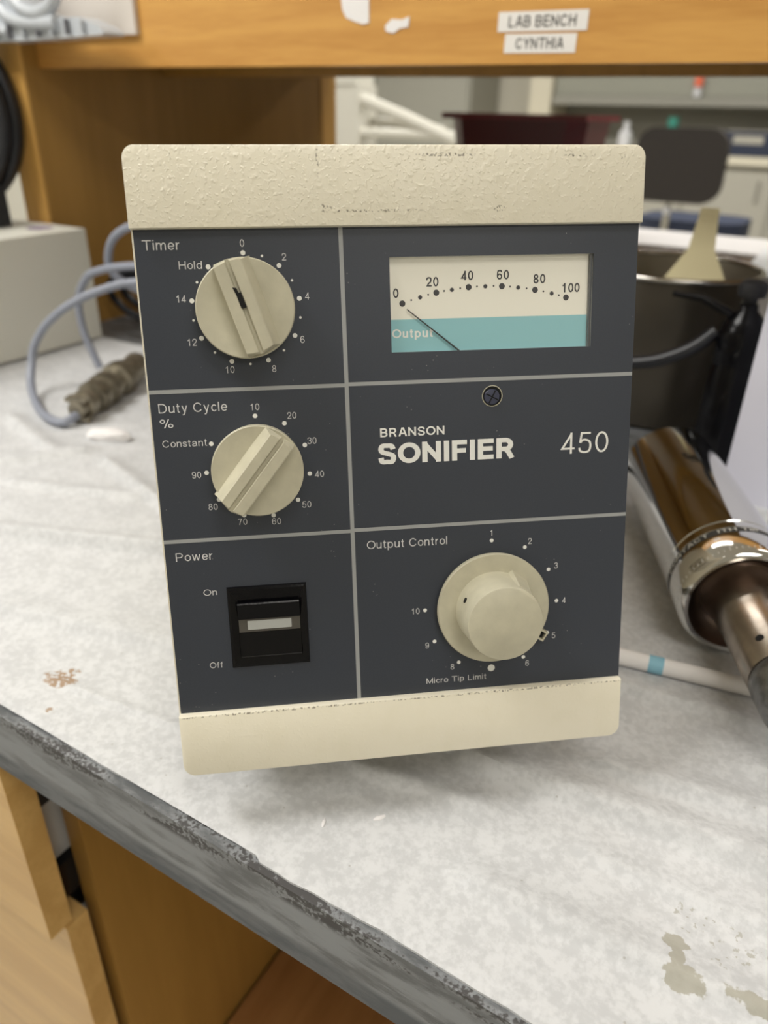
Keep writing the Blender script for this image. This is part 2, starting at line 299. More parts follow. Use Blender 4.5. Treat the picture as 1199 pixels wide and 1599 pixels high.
# a plain grotesque drawn from strokes; cap height 1, h = half the stroke width
def earc(cx, cy, rx, ry, a0, a1, n=18):
    return [(cx + rx * math.cos(math.radians(a0 + (a1 - a0) * k / n)), cy + ry * math.sin(math.radians(a0 + (a1 - a0) * k / n))) for k in range(n + 1)]
def sp2(pts, n=6): return [(p.x, p.y) for p in spline([(x, y, 0) for x, y in pts], n)]
def glyph(c, h):
    """-> (width, list of (points, closed))"""
    B, T, XH = h, 1 - h, .74; X = XH - h
    def caps(w): return w, h, w - h
    if c == ' ': return .22, []
    if c == 'T': w = .80; return w, [([(0, T), (w, T)], 0), ([(w / 2, T), (w / 2, 0)], 0)]
    if c == 'H': w, L_, R_ = caps(.76); return w, [([(L_, 0), (L_, 1)], 0), ([(R_, 0), (R_, 1)], 0), ([(L_, .53), (R_, .53)], 0)]
    if c == 'I': return 2 * h, [([(h, 0), (h, 1)], 0)]
    if c == 'L': w = .60; return w, [([(h, 1), (h, B), (w, B)], 0)]
    if c == 'E': w = .66; return w, [([(w, T), (h, T), (h, B), (w, B)], 0), ([(h, .52), (w * .95, .52)], 0)]
    if c == 'F': w = .62; return w, [([(w, T), (h, T), (h, 0)], 0), ([(h, .49), (w * .93, .49)], 0)]
    if c == 'N': w, L_, R_ = caps(.77); return w, [([(L_, 0), (L_, 1)], 0), ([(R_, 0), (R_, 1)], 0), ([(L_ * .9, 1 - h * .9), (w - L_ * .9, h * .9)], 0)]
    if c == 'M': w, L_, R_ = caps(.92); return w, [([(L_, 0), (L_, 1)], 0), ([(R_, 0), (R_, 1)], 0), ([(L_, 1 - h * .6), (w / 2, h * 1.3), (R_, 1 - h * .6)], 0)]
    if c == 'A': w = .84; return w, [([(h * .9, 0), (w / 2 - h * .35, 1)], 0), ([(w - h * .9, 0), (w / 2 + h * .35, 1)], 0), ([(w * .2, .33), (w * .8, .33)], 0)]
    if c == 'Y': w = .82; return w, [([(h, 1), (w / 2, .42)], 0), ([(w - h, 1), (w / 2, .42)], 0), ([(w / 2, .46), (w / 2, 0)], 0)]
    if c == 'C': w = .84; return w, [(earc(w / 2, .5, w / 2 - h, .5 - h, 32, 328, 30), 0)]
    if c == 'O': w = .92; return w, [(earc(w / 2, .5, w / 2 - h, .5 - h, 0, 348.75, 31), 1)]
    if c == 'D': w = .78; return w, [([(h, B), (w * .42, B)] + earc(w * .42, .5, w * .58 - h, .5 - h, -80, 80, 14) + [(w * .42, T), (h, T)], 1)]
    if c in 'PR':
        w = .70; M_ = .46; ry = (T - M_) / 2
        st = [([(h, 0), (h, 1)], 0), ([(h, T), (w * .55, T)] + earc(w * .55, (T + M_) / 2, w * .45 - h, ry, 80, -80, 12) + [(w * .55, M_), (h, M_)], 0)]
        if c == 'R': st.append(([(w * .52, M_), (w * .70, M_ - .12), (w * .98 - h * .3, 0)], 0))
        return w + (.04 if c == 'R' else 0), st
    if c == 'B':
        w = .72; M_ = .52
        return w, [([(h, 0), (h, 1)], 0), ([(h, T), (w * .55, T)] + earc(w * .55, (T + M_) / 2, w * .40 - h, (T - M_) / 2, 80, -80, 10) + [(w * .55, M_), (h, M_)], 0),
                   ([(h, M_), (w * .55, M_)] + earc(w * .55, (B + M_) / 2, w * .45 - h, (M_ - B) / 2, 80, -80, 10) + [(w * .55, B), (h, B)], 0)]
    if c in 'Ss':
        w, t, k = (.72, 1.0, 0) if c == 'S' else (.50, XH, 1)
        T_ = t - h; m = t * .51
        return w, [(sp2([(w - h * 1.05, t * .71), (w * .82 - h * .5, t * .87), (w * .5, T_), (w * .2 + h * .4, t * .88), (h * 1.1, t * .73), (w * .24, t * .585), (w * .5, m), (w * .8, t * .41), (w - h, t * .27), (w * .8 - h * .3, t * .11), (w * .5, h), (w * .18 + h * .3, t * .12), (h, t * .31)], 5), 0)]
    if c == '0': w = .60; return w, [(earc(w / 2, .5, w / 2 - h, .5 - h, 0, 346, 27), 1)]
    if c == '1': return .60, [([(.36, 0), (.36, 1)], 0), ([(.10, .74), (.24, .77), (.36 - h * .6, .90)], 0)]
    if c == '2': w = .60; return w, [(sp2([(h, .66), (w * .16 + h * .3, .86), (w * .5, T), (w * .86 - h * .3, .87), (w - h, .71), (w * .8, .50), (w * .42, .30), (h * 1.6, B)], 5) + [(w, B)], 0)]
    if c == '3': w = .60; return w, [(sp2([(h, .74), (w * .2, .90), (w * .48, T), (w * .82, .88), (w - h * 1.4, .73), (w * .78, .58), (w * .42, .53)], 5), 0), (sp2([(w * .42, .53), (w * .82, .45), (w - h, .27), (w * .8, .10), (w * .48, B), (w * .16, .11), (h, .27)], 5), 0)]
    if c == '4': w = .62; return w, [([(w, .25), (h * 1.2, .25), (w * .74, 1 - h * 1.8)], 0), ([(w * .74, 0), (w * .74, 1)], 0)]
    if c == '5': w = .60; return w, [([(w * .93, T), (w * .24, T), (w * .13, .50)], 0), (sp2([(w * .13, .50), (w * .30, .61), (w * .52, .64), (w * .84, .55), (w - h, .34), (w * .82, .11), (w * .48, B), (w * .16, .11), (h, .26)], 5), 0)]
    if c in '69':
        w = .60; a = [(earc(w / 2, .32, w / 2 - h, .32 - h, 0, 345, 23), 1), (sp2([(w - h * 1.3, .76), (w * .76, .92), (w * .52, T), (w * .22, .88), (h * 1.05, .60), (h, .34)], 5), 0)]
        return w, (a if c == '6' else [([(w - x, 1 - y) for x, y in p], q) for p, q in a])
    if c == '7': w = .58; return w, [([(0, T), (w - h, T)] + sp2([(w - h, T), (w * .62, .62), (w * .40, .28), (w * .32, 0)], 5)[1:], 0)]
    if c == '8': w = .60; return w, [(earc(w / 2, .755 - h * .3, w * .44 - h, .245 - h * .7, 0, 343, 21), 1), (earc(w / 2, .27 + h * .1, w / 2 - h, .27 - h * .9, 0, 343, 21), 1)]
    if c == '%': return 1.08, [(earc(.24, .76, .21 - h, .24 - h, 0, 340, 17), 1), (earc(.84, .24, .21 - h, .24 - h, 0, 340, 17), 1), ([(.36, -.02), (.72, 1.02)], 0)]
    if c == 'i': return 2 * h, [([(h, 0), (h, XH)], 0), ([(h, 1 - h * 1.9), (h, 1)], 0)]
    if c == 'l': return 2 * h, [([(h, 0), (h, 1)], 0)]
    if c == 'n': w = .54; return w, [([(h, 0), (h, XH)], 0), (sp2([(h, .45), (w * .28, X - .06), (w * .55, X), (w * .86, X - .07), (w - h, .48)], 5) + [(w - h, 0)], 0)]
    if c == 'm': w = .86; q = w / 2; return w, [([(h, 0), (h, XH)], 0), (sp2([(h, .45), (q * .35, X - .05), (q * .62, X), (q * .9, X - .06), (q, .5)], 5) + [(q, 0)], 0), (sp2([(q, .45), (q * 1.3, X - .05), (q * 1.58, X), (w - h * 1.4, X - .07), (w - h, .5)], 5) + [(w - h, 0)], 0)]
    if c == 'u': w = .54; return w, [([(w - h, 0), (w - h, XH)], 0), ([(h, XH)] + sp2([(h, .27), (w * .16, h + .06), (w * .45, h), (w * .72, h + .06), (w - h, .29)], 5), 0)]
    if c == 'r': w = .30; return w, [([(h, 0), (h, XH)], 0), (sp2([(h, .42), (w * .45, X - .08), (w, X + h * .3)], 5), 0)]
    if c == 'o': w = .60; return w, [(earc(w / 2, XH / 2, w / 2 - h, XH / 2 - h, 0, 346, 25), 1)]
    if c == 'c': w = .55; return w, [(earc(w / 2 + .01, XH / 2, w / 2 - h, XH / 2 - h, 38, 322, 22), 0)]
    if c == 'e': w = .58; return w, [([(h, XH * .5), (w - h, XH * .5)], 0), (earc(w / 2, XH / 2, w / 2 - h, XH / 2 - h, 0, 325, 26), 0)]
    if c == 'd': w = .60; return w, [(earc(w / 2, XH / 2, w / 2 - h, XH / 2 - h, 0, 346, 25), 1), ([(w - h, 0), (w - h, 1)], 0)]
    if c == 'p': w = .60; return w, [(earc(w / 2, XH / 2, w / 2 - h, XH / 2 - h, 0, 346, 25), 1), ([(h, -.27), (h, XH)], 0)]
    if c == 't': w = .32; return w, [([(w * .46, .94)] + sp2([(w * .46, .18), (w * .56, h + .02), (w * .98, h)], 5), 0), ([(0, X), (w, X)], 0)]
    if c == 'f': w = .33; return w, [([(w * .5, 0)] + sp2([(w * .5, .80), (w * .62, T - .03), (w, T)], 5), 0), ([(0, X), (w, X)], 0)]
    if c == 'y': w = .54; return w, [([(h, XH), (w * .51, .05)], 0), ([(w - h, XH), (w * .47, -.10)] + sp2([(w * .47, -.10), (w * .36, -.22), (w * .12, -.235)], 4)[1:], 0)]
    if c == 'w': w = .80; return w, [([(h, XH), (w * .27, 0)], 0), ([(w * .27, 0), (w * .5, XH)], 0), ([(w * .5, XH), (w * .73, 0)], 0), ([(w * .73, 0), (w - h, XH)], 0)]
    if c == 'a': w = .56; q = w - h * 1.5; return w, [(sp2([(h * 1.3, XH * .70), (w * .22, X - .04), (w * .48, X), (q - .03, X - .07), (q, XH * .66)], 5) + [(q, .12), (w + .01, h * .8)], 0), (sp2([(q, XH * .60), (w * .46, XH * .53), (w * .16, XH * .42), (h, .19), (w * .16, h + .03), (w * .40, h), (q - .05, .12), (q, .24)], 5), 0)]
    return .4, []
def ribbon(pts, h, closed):
    P = [Vector((x, y)) for x, y in pts]; Q = [P[0]]
    for p in P[1:]:
        if (p - Q[-1]).length > 1e-5: Q.append(p)
    n = len(Q); L_, R_ = [], []
    for i in range(n):
        a = (Q[i] - Q[i - 1]).normalized() if (i > 0 or closed) else None; b = (Q[(i + 1) % n] - Q[i]).normalized() if (i < n - 1 or closed) else None
        a = a or b; b = b or a; na = Vector((-a.y, a.x)); nb = Vector((-b.y, b.x)); m = na + nb
        m = m / max(.35, m.dot(na)) if m.length > 1e-6 else na
        L_.append(Q[i] + m * h); R_.append(Q[i] - m * h)
    return L_, R_
_textcache = {}
def text_geo(s, bold, h):
    key = (s, bold, h)
    if key in _textcache: return _textcache[key]
    x = 0; quads = []; layer = 0
    gap = .17 if h < .1 else .115
    for c in s:
        w_, st = glyph(c, h)
        for pts, cl in st:
            L_, R_ = ribbon(pts, h, cl); n = len(L_)
            for k in range(n if cl else n - 1):
                k2 = (k + 1) % n; quads.append(([(x + q.x, q.y) for q in (L_[k], L_[k2], R_[k2], R_[k])], layer))
            layer += 1
        x += w_ + (gap - (.045 if c in 'OCoces0TAYS' else 0))
    _textcache[key] = quads; return quads
def text_bm(bm, s, x0, base, width, cap, fn, bold=0.0, anchor='l', h=None):
    """lettering fitted to a width and a capital height; fn maps (x,y)->3D; strokes lie a hair above one another"""
    h = h or (bold if bold > .02 else .052)
    quads = text_geo(s, bold, h)
    xs = [p[0] for q, _ in quads for p in q]; lo, hi = min(xs), max(xs)
    sy = cap; sx = (width / (hi - lo)) if width else sy * 1.0
    ww = (hi - lo) * sx; off = {'l': 0, 'c': -ww / 2, 'r': -ww}[anchor]
    o = fn(x0, base); nrm = (fn(x0 + cap * .1, base) - o).cross(fn(x0, base + cap * .1) - o).normalized()
    for q, ly in quads:
        try: bm.faces.new([bm.verts.new(fn(x0 + off + (px - lo) * sx, base + py * sy) + nrm * (ly % 12) * 2e-6) for px, py in q])
        except ValueError: pass
def disc_bm(bm, x, y, r, fn, seg=20):
    bm.faces.new([bm.verts.new(fn(x + r * math.cos(2 * PI * k / seg), y + r * math.sin(2 * PI * k / seg))) for k in range(seg)])

# ------------------------------------------------------------------ room shell
def struct(name, m, dims, **k): return tag(box(name, m, dims, **k), kind='structure')
struct('floor', M['floor'], (-5, 3.5, -3, 7.1, -0.05, 0))
struct('ceiling', M['ceil'], (-5, 3.5, -3, 7.1, 2.75, 2.8))
struct('wall_left', M['wall'], (-5.1, -5, -3, 7.1, 0, 2.75))
struct('wall_right', M['wall'], (3.5, 3.6, -3, 7.1, 0, 2.75))
struct('wall_front', M['wall'], (-5, 3.5, -3.1, -3, 0, 2.75))
struct('wall_back', M['wall'], (-5, 3.5, 7.1, 7.2, 0, 2.75))
places = ['over the left end of the bench, nearest the viewer', 'over the right end of the bench, nearest the viewer', 'over the far left side of the bench', 'over the far right side of the bench',
          'above the stool at the left', 'above the far counter at the right', 'behind the viewer at the left', 'behind the viewer at the right']
for (lx, ly), pl in zip(LAMP_SPOTS, places):
    f = empty('ceiling_light', 'recessed fluorescent ceiling light ' + pl, 'lamp', (lx, ly, 2.75), 0, 'ceiling lights')
    boxes('frame', M['ceil'], [(-.62, .62, -.32, -.29, -.05, 0), (-.62, .62, .29, .32, -.05, 0), (-.62, -.59, -.29, .29, -.05, 0), (.59, .62, -.29, .29, -.05, 0)], f)
    box('diffuser', M['diffuser'], (-.59, .59, -.29, .29, -.03, -.01), f)

# ------------------------------------------------------------------ bench and cabinets
BT = 0.9
wt = box('worktop', M['worktop'], (-2.0, 1.3, 0.1615, 1.9, 0.851, 0.9), bev=0.0055, seg=4)
tag(wt, 'worn grey laminate worktop with a chipped dusty front edge', 'worktop')
def drawer_cabinet(x0, x1, label, open_front):
    c = empty('drawer_cabinet', label, 'cabinet', ((x0 + x1) / 2, 0.45, 0)); W = (x1 - x0) / 2
    X = lambda v: v
    y0, y1 = 0.202 - .45, 0.75 - .45
    box('side_panel', M['woodside'], (W - .018, W, y0, y1, 0.0, .851), c, .001)
    box('side_panel', M['woodside'], (-W, -W + .018, y0, y1, 0.0, .851), c, .001)
    box('back_panel', M['woodside'], (-W + .018, W - .018, y1 - .012, y1, 0.02, .851), c)
    box('bottom_panel', M['woodside'], (-W + .018, W - .018, y0, y1 - .012, .06, .08), c)
    rows = [(.8415, .6725, -.0385), (.6685, .410, -.026), (.404, .10, -.0205)]
    for i, (zt, zb, dy) in enumerate(rows):
        yy = y0 + (dy if open_front else -.0195)
        f = box('drawer_front', M['woodfront'], (-W - .0, W - .0045, yy, yy + .0185, zb, zt), c, .0008)
        hb = bmesh.new()
        for s in (-.05, .05):
            lathe_bm(hb, [(0, 0), (.004, 0), (.004, .022), (0, .022)], Matrix.Translation((s, yy, (zt + zb) / 2)) @ Matrix.Rotation(PI / 2, 4, 'X'), 12)
        tube_bm(hb, [(-.055, yy - .024, (zt + zb) / 2), (.055, yy - .024, (zt + zb) / 2)], .004, 10)
        finish(hb, 'handle', M['steel'], f, True)
        d = boxes('drawer_box', M['white_metal'], [(W - .032, W - .0262, yy + .0187, yy + .45, zb + .02, zt - .03), (-W + .026, -W + .032, yy + .0187, yy + .45, zb + .02, zt - .03), (-W + .033, W - .033, yy + .02, yy + .45, zb + .02, zb + .026)], c)
        bands = {0: [(.80, .775, 'matblack'), (.712, .678, 'black')], 1: [(.572, .548, 'matblack'), (.527, .50, 'black')], 2: [(.30, .27, 'matblack')]}[i]
        for (a, b, mm) in bands:
            box('drawer_slide', M[mm], (W - .0262, W - .0185, yy + .0187, yy + .42, b, a), c)
    return c
drawer_cabinet(-0.86, -0.3585, 'pale maple drawer cabinet under the left of the bench, drawers slightly open', True)
drawer_cabinet(0.60, 1.10, 'pale maple drawer cabinet under the right end of the bench, drawers shut', False)
kc = empty('low_cupboard', 'low reddish wood cupboard standing in the kneehole under the worktop', 'cabinet', (-.05, .48, 0))
box('body', M['woodred'], (-.29, .29, -.23, .25, .0, .325), kc, .001)
box('top', M['woodred'], (-.305, .31, -.262, .27, .325, .345), kc, .001)
for s in (-1, 1): box('door', M['woodfront'], (-.284 if s < 0 else .003, -.003 if s < 0 else .284, -.2485, -.2305, .02, .31), kc, .001)

# paper liner: wrinkled sheet
def seg_d(px, py, a, b):
    ax, ay = a; bx_, by = b; dx, dy = bx_ - ax, by - ay; L2 = dx * dx + dy * dy
    t = max(0, min(1, ((px - ax) * dx + (py - ay) * dy) / L2)); qx, qy = ax + t * dx, ay + t * dy
    side = (dx * (py - ay) - dy * (px - ax)) / math.sqrt(L2)
    e = min(1, max(0, ((px - ax) * dx + (py - ay) * dy) / L2 + .25) / .25) * min(1, max(0, (1.25 - ((px - ax) * dx + (py - ay) * dy) / L2)) / .25)
    return math.hypot(px - qx, py - qy), side, e
FOLDS = [((-.66, .225), (-.34, .352), .0062, .013), ((-.42, .222), (-.29, .258), .0040, .016), ((-.64, .352), (-.585, .425), .0045, .016), ((-.58, .345), (-.47, .385), .0035, .012),
         ((-.104, .268), (.14, .293), .0060, .014), ((-.069, .204), (.06, .214), .0042, .012), ((-.335, .194), (-.235, .207), .0018, .005),
         ((-.146, .232), (-.085, .243), .0030, .010), ((-.04, .30), (.05, .315), .0045, .012), ((-.55, .42), (-.36, .36), .0045, .012), ((-.72, .44), (-.62, .41), .005, .014), ((.03, .34), (.20, .36), .004, .012),
         ((-.03, .245), (.10, .255), .0025, .009), ((-.06, .365), (.05, .378), .0035, .009)]
def liner(name, x0, x1, y0, y1, nx, ny, label, folds=True):
    bm = bmesh.new(); g = []
    for j in range(ny + 1):
        row = []
        t = j / ny; y = y0 + (y1 - y0) * (t ** 1.5 if folds else t)
        for i in range(nx + 1):
            s = i / nx; x = x0 + (x1 - x0) * s
            yy = y
            if j == 0 and folds: yy = y0 + 0.0007 * noise.noise(Vector((x * 90, 0, 0))) + 0.0014 * noise.noise(Vector((x * 17, 3, 0))) - (0.0012 if x > -.16 else -0.0008)
            z = 0.0014
            z += 0.0016 * (noise.noise(Vector((x * 9, y * 14, 0.3))) + .45) * min(1, j / 8)
            z += 0.0005 * noise.noise(Vector((x * 45, y * 60, 1.3))) * min(1, j / 8)
            if folds:
                for a, b, h, wd in FOLDS:
                    d, side, e = seg_d(x, yy, a, b)
                    if d < wd * 4: z += 1.25 * h * e * math.exp(-(d / (wd if side > 0 else wd * .32)) ** 2)
            # lies flat under what stands on it
            for (cx, cy, rr) in ((-.215, .375, .12), (-.05, .55, .07), (-1.06, .56, .24)):
                d = math.hypot(x - cx, yy - cy); 
                if d < rr: z = 0.0014 + (z - .0014) * max(0, (d / rr - .75) * 4) ** 1.0
            if z < .0008: z = .0008
            row.append(bm.verts.new((x, yy, BT + z)))
        g.append(row)
    for j in range(ny):
        for i in range(nx): bm.faces.new((g[j][i], g[j][i + 1], g[j + 1][i + 1], g[j + 1][i]))
    # thickness: turned down rim to the worktop
    loop = [g[0][i] for i in range(nx + 1)] + [g[j][nx] for j in range(1, ny + 1)] + [g[ny][i] for i in range(nx - 1, -1, -1)] + [g[j][0] for j in range(ny - 1, 0, -1)]
    low = [bm.verts.new((v.co.x, v.co.y, BT + .0001)) for v in loop]
    for k in range(len(loop)): bm.faces.new((loop[k], loop[(k + 1) % len(loop)], low[(k + 1) % len(loop)], low[k]))
    o = finish(bm, name, M['liner'], None, True); return tag(o, label, 'paper')
liner('bench_liner', -1.25, 0.62, 0.1665, 0.716, 520, 190, 'wrinkled white absorbent paper covering the near half of the worktop')

# ------------------------------------------------------------------ the ultrasonic generator
HH = 262.27
dev = empty('ultrasonic_processor', 'cream and slate grey lab ultrasonic processor with three beige knobs and a meter', 'lab instrument')
U = Vector((0.783437, 0.621298, 0.014679)); V = Vector((0.175039, -0.197932, -0.964461)); Nn = U.cross(V)
T0 = Vector((-0.241903, 0.214515, 1.186855)) + U * 0.1025 + V * (HH / 1000)
mw = Matrix((( U.x, Nn.x, -V.x, T0.x), (U.y, Nn.y, -V.y, T0.y), (U.z, Nn.z, -V.z, T0.z), (0, 0, 0, 1)))
dev.matrix_world = mw
def L(u, v, off=0.0): return Vector(((u - 102.5) / 1000, -off / 1000, (HH - v) / 1000))     # mm on the face -> local metres
FM = lambda u, v, off=0: Matrix.Translation(L(u, v, off)) @ Matrix.Rotation(PI / 2, 4, 'X')  # x right, y up, z out of the face
# outline of the face plate with cut corners
def outline(x0, x1, v0, v1, c, top=True, bot=True):
    p = []
    k = [(0, 1), (.12, .62), (.38, .27), (.72, .06), (1, 0)] if c > 3 else [(0, 1), (.3, .3), (1, 0)]
    if bot:
        p += [(x0 + a * c, v1 - b * c) for a, b in k]; p += [(x1 - a * c, v1 - b * c) for a, b in k[::-1]]
    else: p += [(x0, v1), (x1, v1)]
    if top:
        p += [(x1 - a * c, v0 + b * c) for a, b in k]; p += [(x0 + a * c, v0 + b * c) for a, b in k[::-1]]
    else: p += [(x1, v0), (x0, v0)]
    return p
def plate(bm, pts, o0, o1, rim=0.0):
    """extrude a face outline between two depths, with a rounded front rim"""
    cx = sum(p[0] for p in pts) / len(pts); cy = sum(p[1] for p in pts) / len(pts)
    A = [bm.verts.new(L(u, v, o0)) for u, v in pts]; B = [bm.verts.new(L(u, v, o1 - rim)) for u, v in pts]; rings = [A, B]
    if rim:
        us = [p[0] for p in pts]; vs = [p[1] for p in pts]
        def inset(q, d):
            u, v = q; su = (max(us) - min(us)) / 2; sv = (max(vs) - min(vs)) / 2; mu = (max(us) + min(us)) / 2; mv = (max(vs) + min(vs)) / 2
            return (mu + (u - mu) * (su - d) / su, mv + (v - mv) * (sv - d) / sv)
        rings.append([bm.verts.new(L(*inset(q, rim * .3), o1 - rim * .3)) for q in pts]); rings.append([bm.verts.new(L(*inset(q, rim), o1)) for q in pts])
    n = len(pts)
    for a, b in zip(rings, rings[1:]):
        for i in range(n): bm.faces.new((a[i], a[(i + 1) % n], b[(i + 1) % n], b[i]))
    bm.faces.new(rings[0][::-1]); bm.faces.new(rings[-1])
bm = bmesh.new()
plate(bm, outline(0, 205, 0, 39, 4.2, bot=False), -13, -4.6)
plate(bm, outline(0, 205, 80.5, 262.27, 4.2, top=False), -13, -4.6)
for a0, a1 in ((0, 97.5), (188.3, 205)): plate(bm, [(a0, 80.5), (a1, 80.5), (a1, 39), (a0, 39)], -13, -4.6)
plate(bm, outline(0, 205, 0, 29.45, 4.2, bot=False), -4.6, 0, 0.7)
plate(bm, outline(0.2, 204.8, 233.1, 262.27, 4.6, top=False), -4.6, 0, 0.9)
finish(bm, 'bezel', M['bezel'], dev, True)
bm = bmesh.new(); prism(bm, [(.0135, .022), (.209, .022), (.325, .0548), (.330, .060), (.330, .256), (.0135, .256)], -.0985, .0985, Matrix(((0, 0, 1, 0), (1, 0, 0, 0), (0, 1, 0, 0), (0, 0, 0, 1)))); case = finish(bm, 'case', M['body'], dev, True, .003, 3)
# ventilation slots on the case sides and carrying strap plate on top
for sx in (-1, 1):
    for k in range(9):
        y = .06 + k * .018; x = sx * .0985; box('vent_slot', M['matblack'], (min(x, x + sx * .0006), max(x, x + sx * .0006), y, y + .006, .09, .18), case)
# tilt stand: two wire legs at the front underside down to the bench
down_l = Vector((mw.to_3x3().transposed() @ Vector((0, 0, -1))))
for sx in (-.07, .07):
    a = Vector((sx, .052, .022)); wz = (mw @ a).z; foot = a + down_l * (wz - (BT + .0035) - .001)
    lg = tube('tilt_leg', M['steel'], [a, foot], .003, dev)
    tube('rubber_tip', M['rubber'], [foot - down_l * .006, foot + down_l * .001], .0048, lg)
PO = -4.0
bm = bmesh.new(); cut = (99.9, 185.9, 41.0, 78.7)
# slate panel with the meter window opening: four strips around the opening
def pstrip(u0, u1, v0, v1):
    a = L(u0, v1, -4.6); b = L(u1, v0, PO); bx(bm, a.x, b.x, b.y, a.y, a.z, b.z)
P0, P1, PT, PB = 0.75, 205.0, 29.45, 233.1
pstrip(P0, cut[0], PT, PB); pstrip(cut[1], P1, PT, PB); pstrip(cut[0], cut[1], PT, cut[2]); pstrip(cut[0], cut[1], cut[3], PB)
panel = finish(bm, 'front_panel', M['panel'], dev)
fP = lambda e: (lambda x, y: Vector((x / 1000 - .1025, (-PO - e) / 1000, y / 1000)))
fp = fP(0.06)
def pr(bm, u0, u1, v0, v1, fn=fp): bm.faces.new([bm.verts.new(fn(a, HH - b)) for a, b in ((u0, v1), (u1, v1), (u1, v0), (u0, v0))])
for nm, r in (('divider_line', (79.75, 81.45, PT, PB)), ('divider_line', (P0, 79.75, 90.5, 92.1)), ('divider_line', (81.45, P1, 90.2, 91.8)), ('divider_line', (P0, 79.75, 153.1, 154.7)), ('divider_line', (81.45, P1, 152.8, 154.4))):
    bm = bmesh.new(); pr(bm, *r); finish(bm, nm, M['line'], panel)
def label3(name, items, m='ink', parent=panel, fn=fp):
    bm = bmesh.new()
    for it in items:
        s, u, v, wd, cap = it[:5]; an = it[5] if len(it) > 5 else 'l'; bo = it[6] if len(it) > 6 else 0.0
        text_bm(bm, s, u, HH - v, wd, cap, fn, bo, an)
    return finish(bm, name, M[m], parent)
def num(s, u, v, cap=2.75): return (s, u, v + cap / 2, None, cap, 'c', -0.004)
label3('heading_lettering', [('Timer', 3.75, 36.95, 14.1, 3.7, 'l', -.004)])
label3('heading_lettering', [('Duty Cycle', 3.9, 99.8, 27.4, 3.8, 'l', -.004), ('%', 3.9, 105.85, 5.3, 3.5, 'l', -.004)])
label3('heading_lettering', [('Power', 5.05, 162.7, 15.3, 3.7, 'l', -.004)])
label3('heading_lettering', [('Output Control', 86.65, 162.5, 35.7, 3.7, 'l', -.004)])
label3('model_lettering', [('450', 173.4, 124.8, 21.9, 9.3, 'l', .047)], 'ink2')
label3('brand_lettering', [('BRANSON', 94.0, 113.65, 27.7, 3.75, 'l', .085)], 'ink2')
label3('brand_lettering', [('SONIFIER', 92.9, 125.3, 59.7, 8.9, 'l', .108)], 'ink2')
TC, DC, OC = (41.9, 59.9), (42.3, 123.9), (142.6, 192.8)
polar = lambda c, r, a: (c[0] + r * math.sin(math.radians(a)), c[1] - r * math.cos(math.radians(a)))
bm = bmesh.new()
for k in range(0, 17):
    a = -40 if k == 16 else k * 20
    u, v = polar(TC, 21.45, a); disc_bm(bm, u, HH - v, .95 if (k % 2 == 0) else .5, fp)
finish(bm, 'timer_scale_dots', M['ink2'], panel)
label3('timer_scale_numbers', [num('0', 41.8, 34.8), num('2', 57.8, 40.2), num('4', 66.1, 55.3), num('6', 63.4, 72.3), num('8', 51.3, 83.5), num('10', 33.6, 83.3), num('12', 19.5, 72.1), num('14', 16.7, 55.3), ('Hold', 16.9, 44.2, 8.9, 3.0, 'l', -.004)])
bm = bmesh.new()
for k in range(10):
    u, v = polar(DC, 21.5, k * 33.35); disc_bm(bm, u, HH - v, .95, fp)
finish(bm, 'duty_scale_dots', M['ink2'], panel)
label3('duty_scale_numbers', [num('10', 42.5, 98.7), num('20', 57.3, 102.8), num('30', 65.1, 113.7), num('40', 67.5, 128.0), num('50', 61.5, 140.9), num('60', 48.3, 147.5), num('70', 34.1, 146.9), num('80', 22.3, 139.7), num('90', 16.7, 125.8), ('Constant', 4.1, 113.8, 17.9, 2.9, 'l', -.004)])
bm = bmesh.new()
for k in range(10):
    u, v = polar(OC, 30.7, [0, 30, 60, 90, 120, 150, 180, 210, 240, 270][k]); disc_bm(bm, u, HH - v, 1.7 if k == 6 else .88, fp)
finish(bm, 'output_scale_dots', M['ink2'], panel)
label3('output_scale_numbers', [num('1', 142.4, 158.6), num('2', 160.2, 163.5), num('3', 172.7, 175.8), num('4', 176.8, 192.8), num('5', 172.3, 209.8), num('6', 159.8, 222.6), num('8', 124.2, 221.3), num('9', 112.6, 209.9), num('10', 107.6, 192.9), ('Micro Tip Limit', 112.0, 228.75, 28.2, 2.65, 'l', -.004)])
label3('switch_lettering', [('On', 15.2, 178.7, 5.7, 2.75, 'l', -.004)]); label3('switch_lettering', [('Off', 15.2, 212.5, 5.6, 2.75, 'l', -.004)])

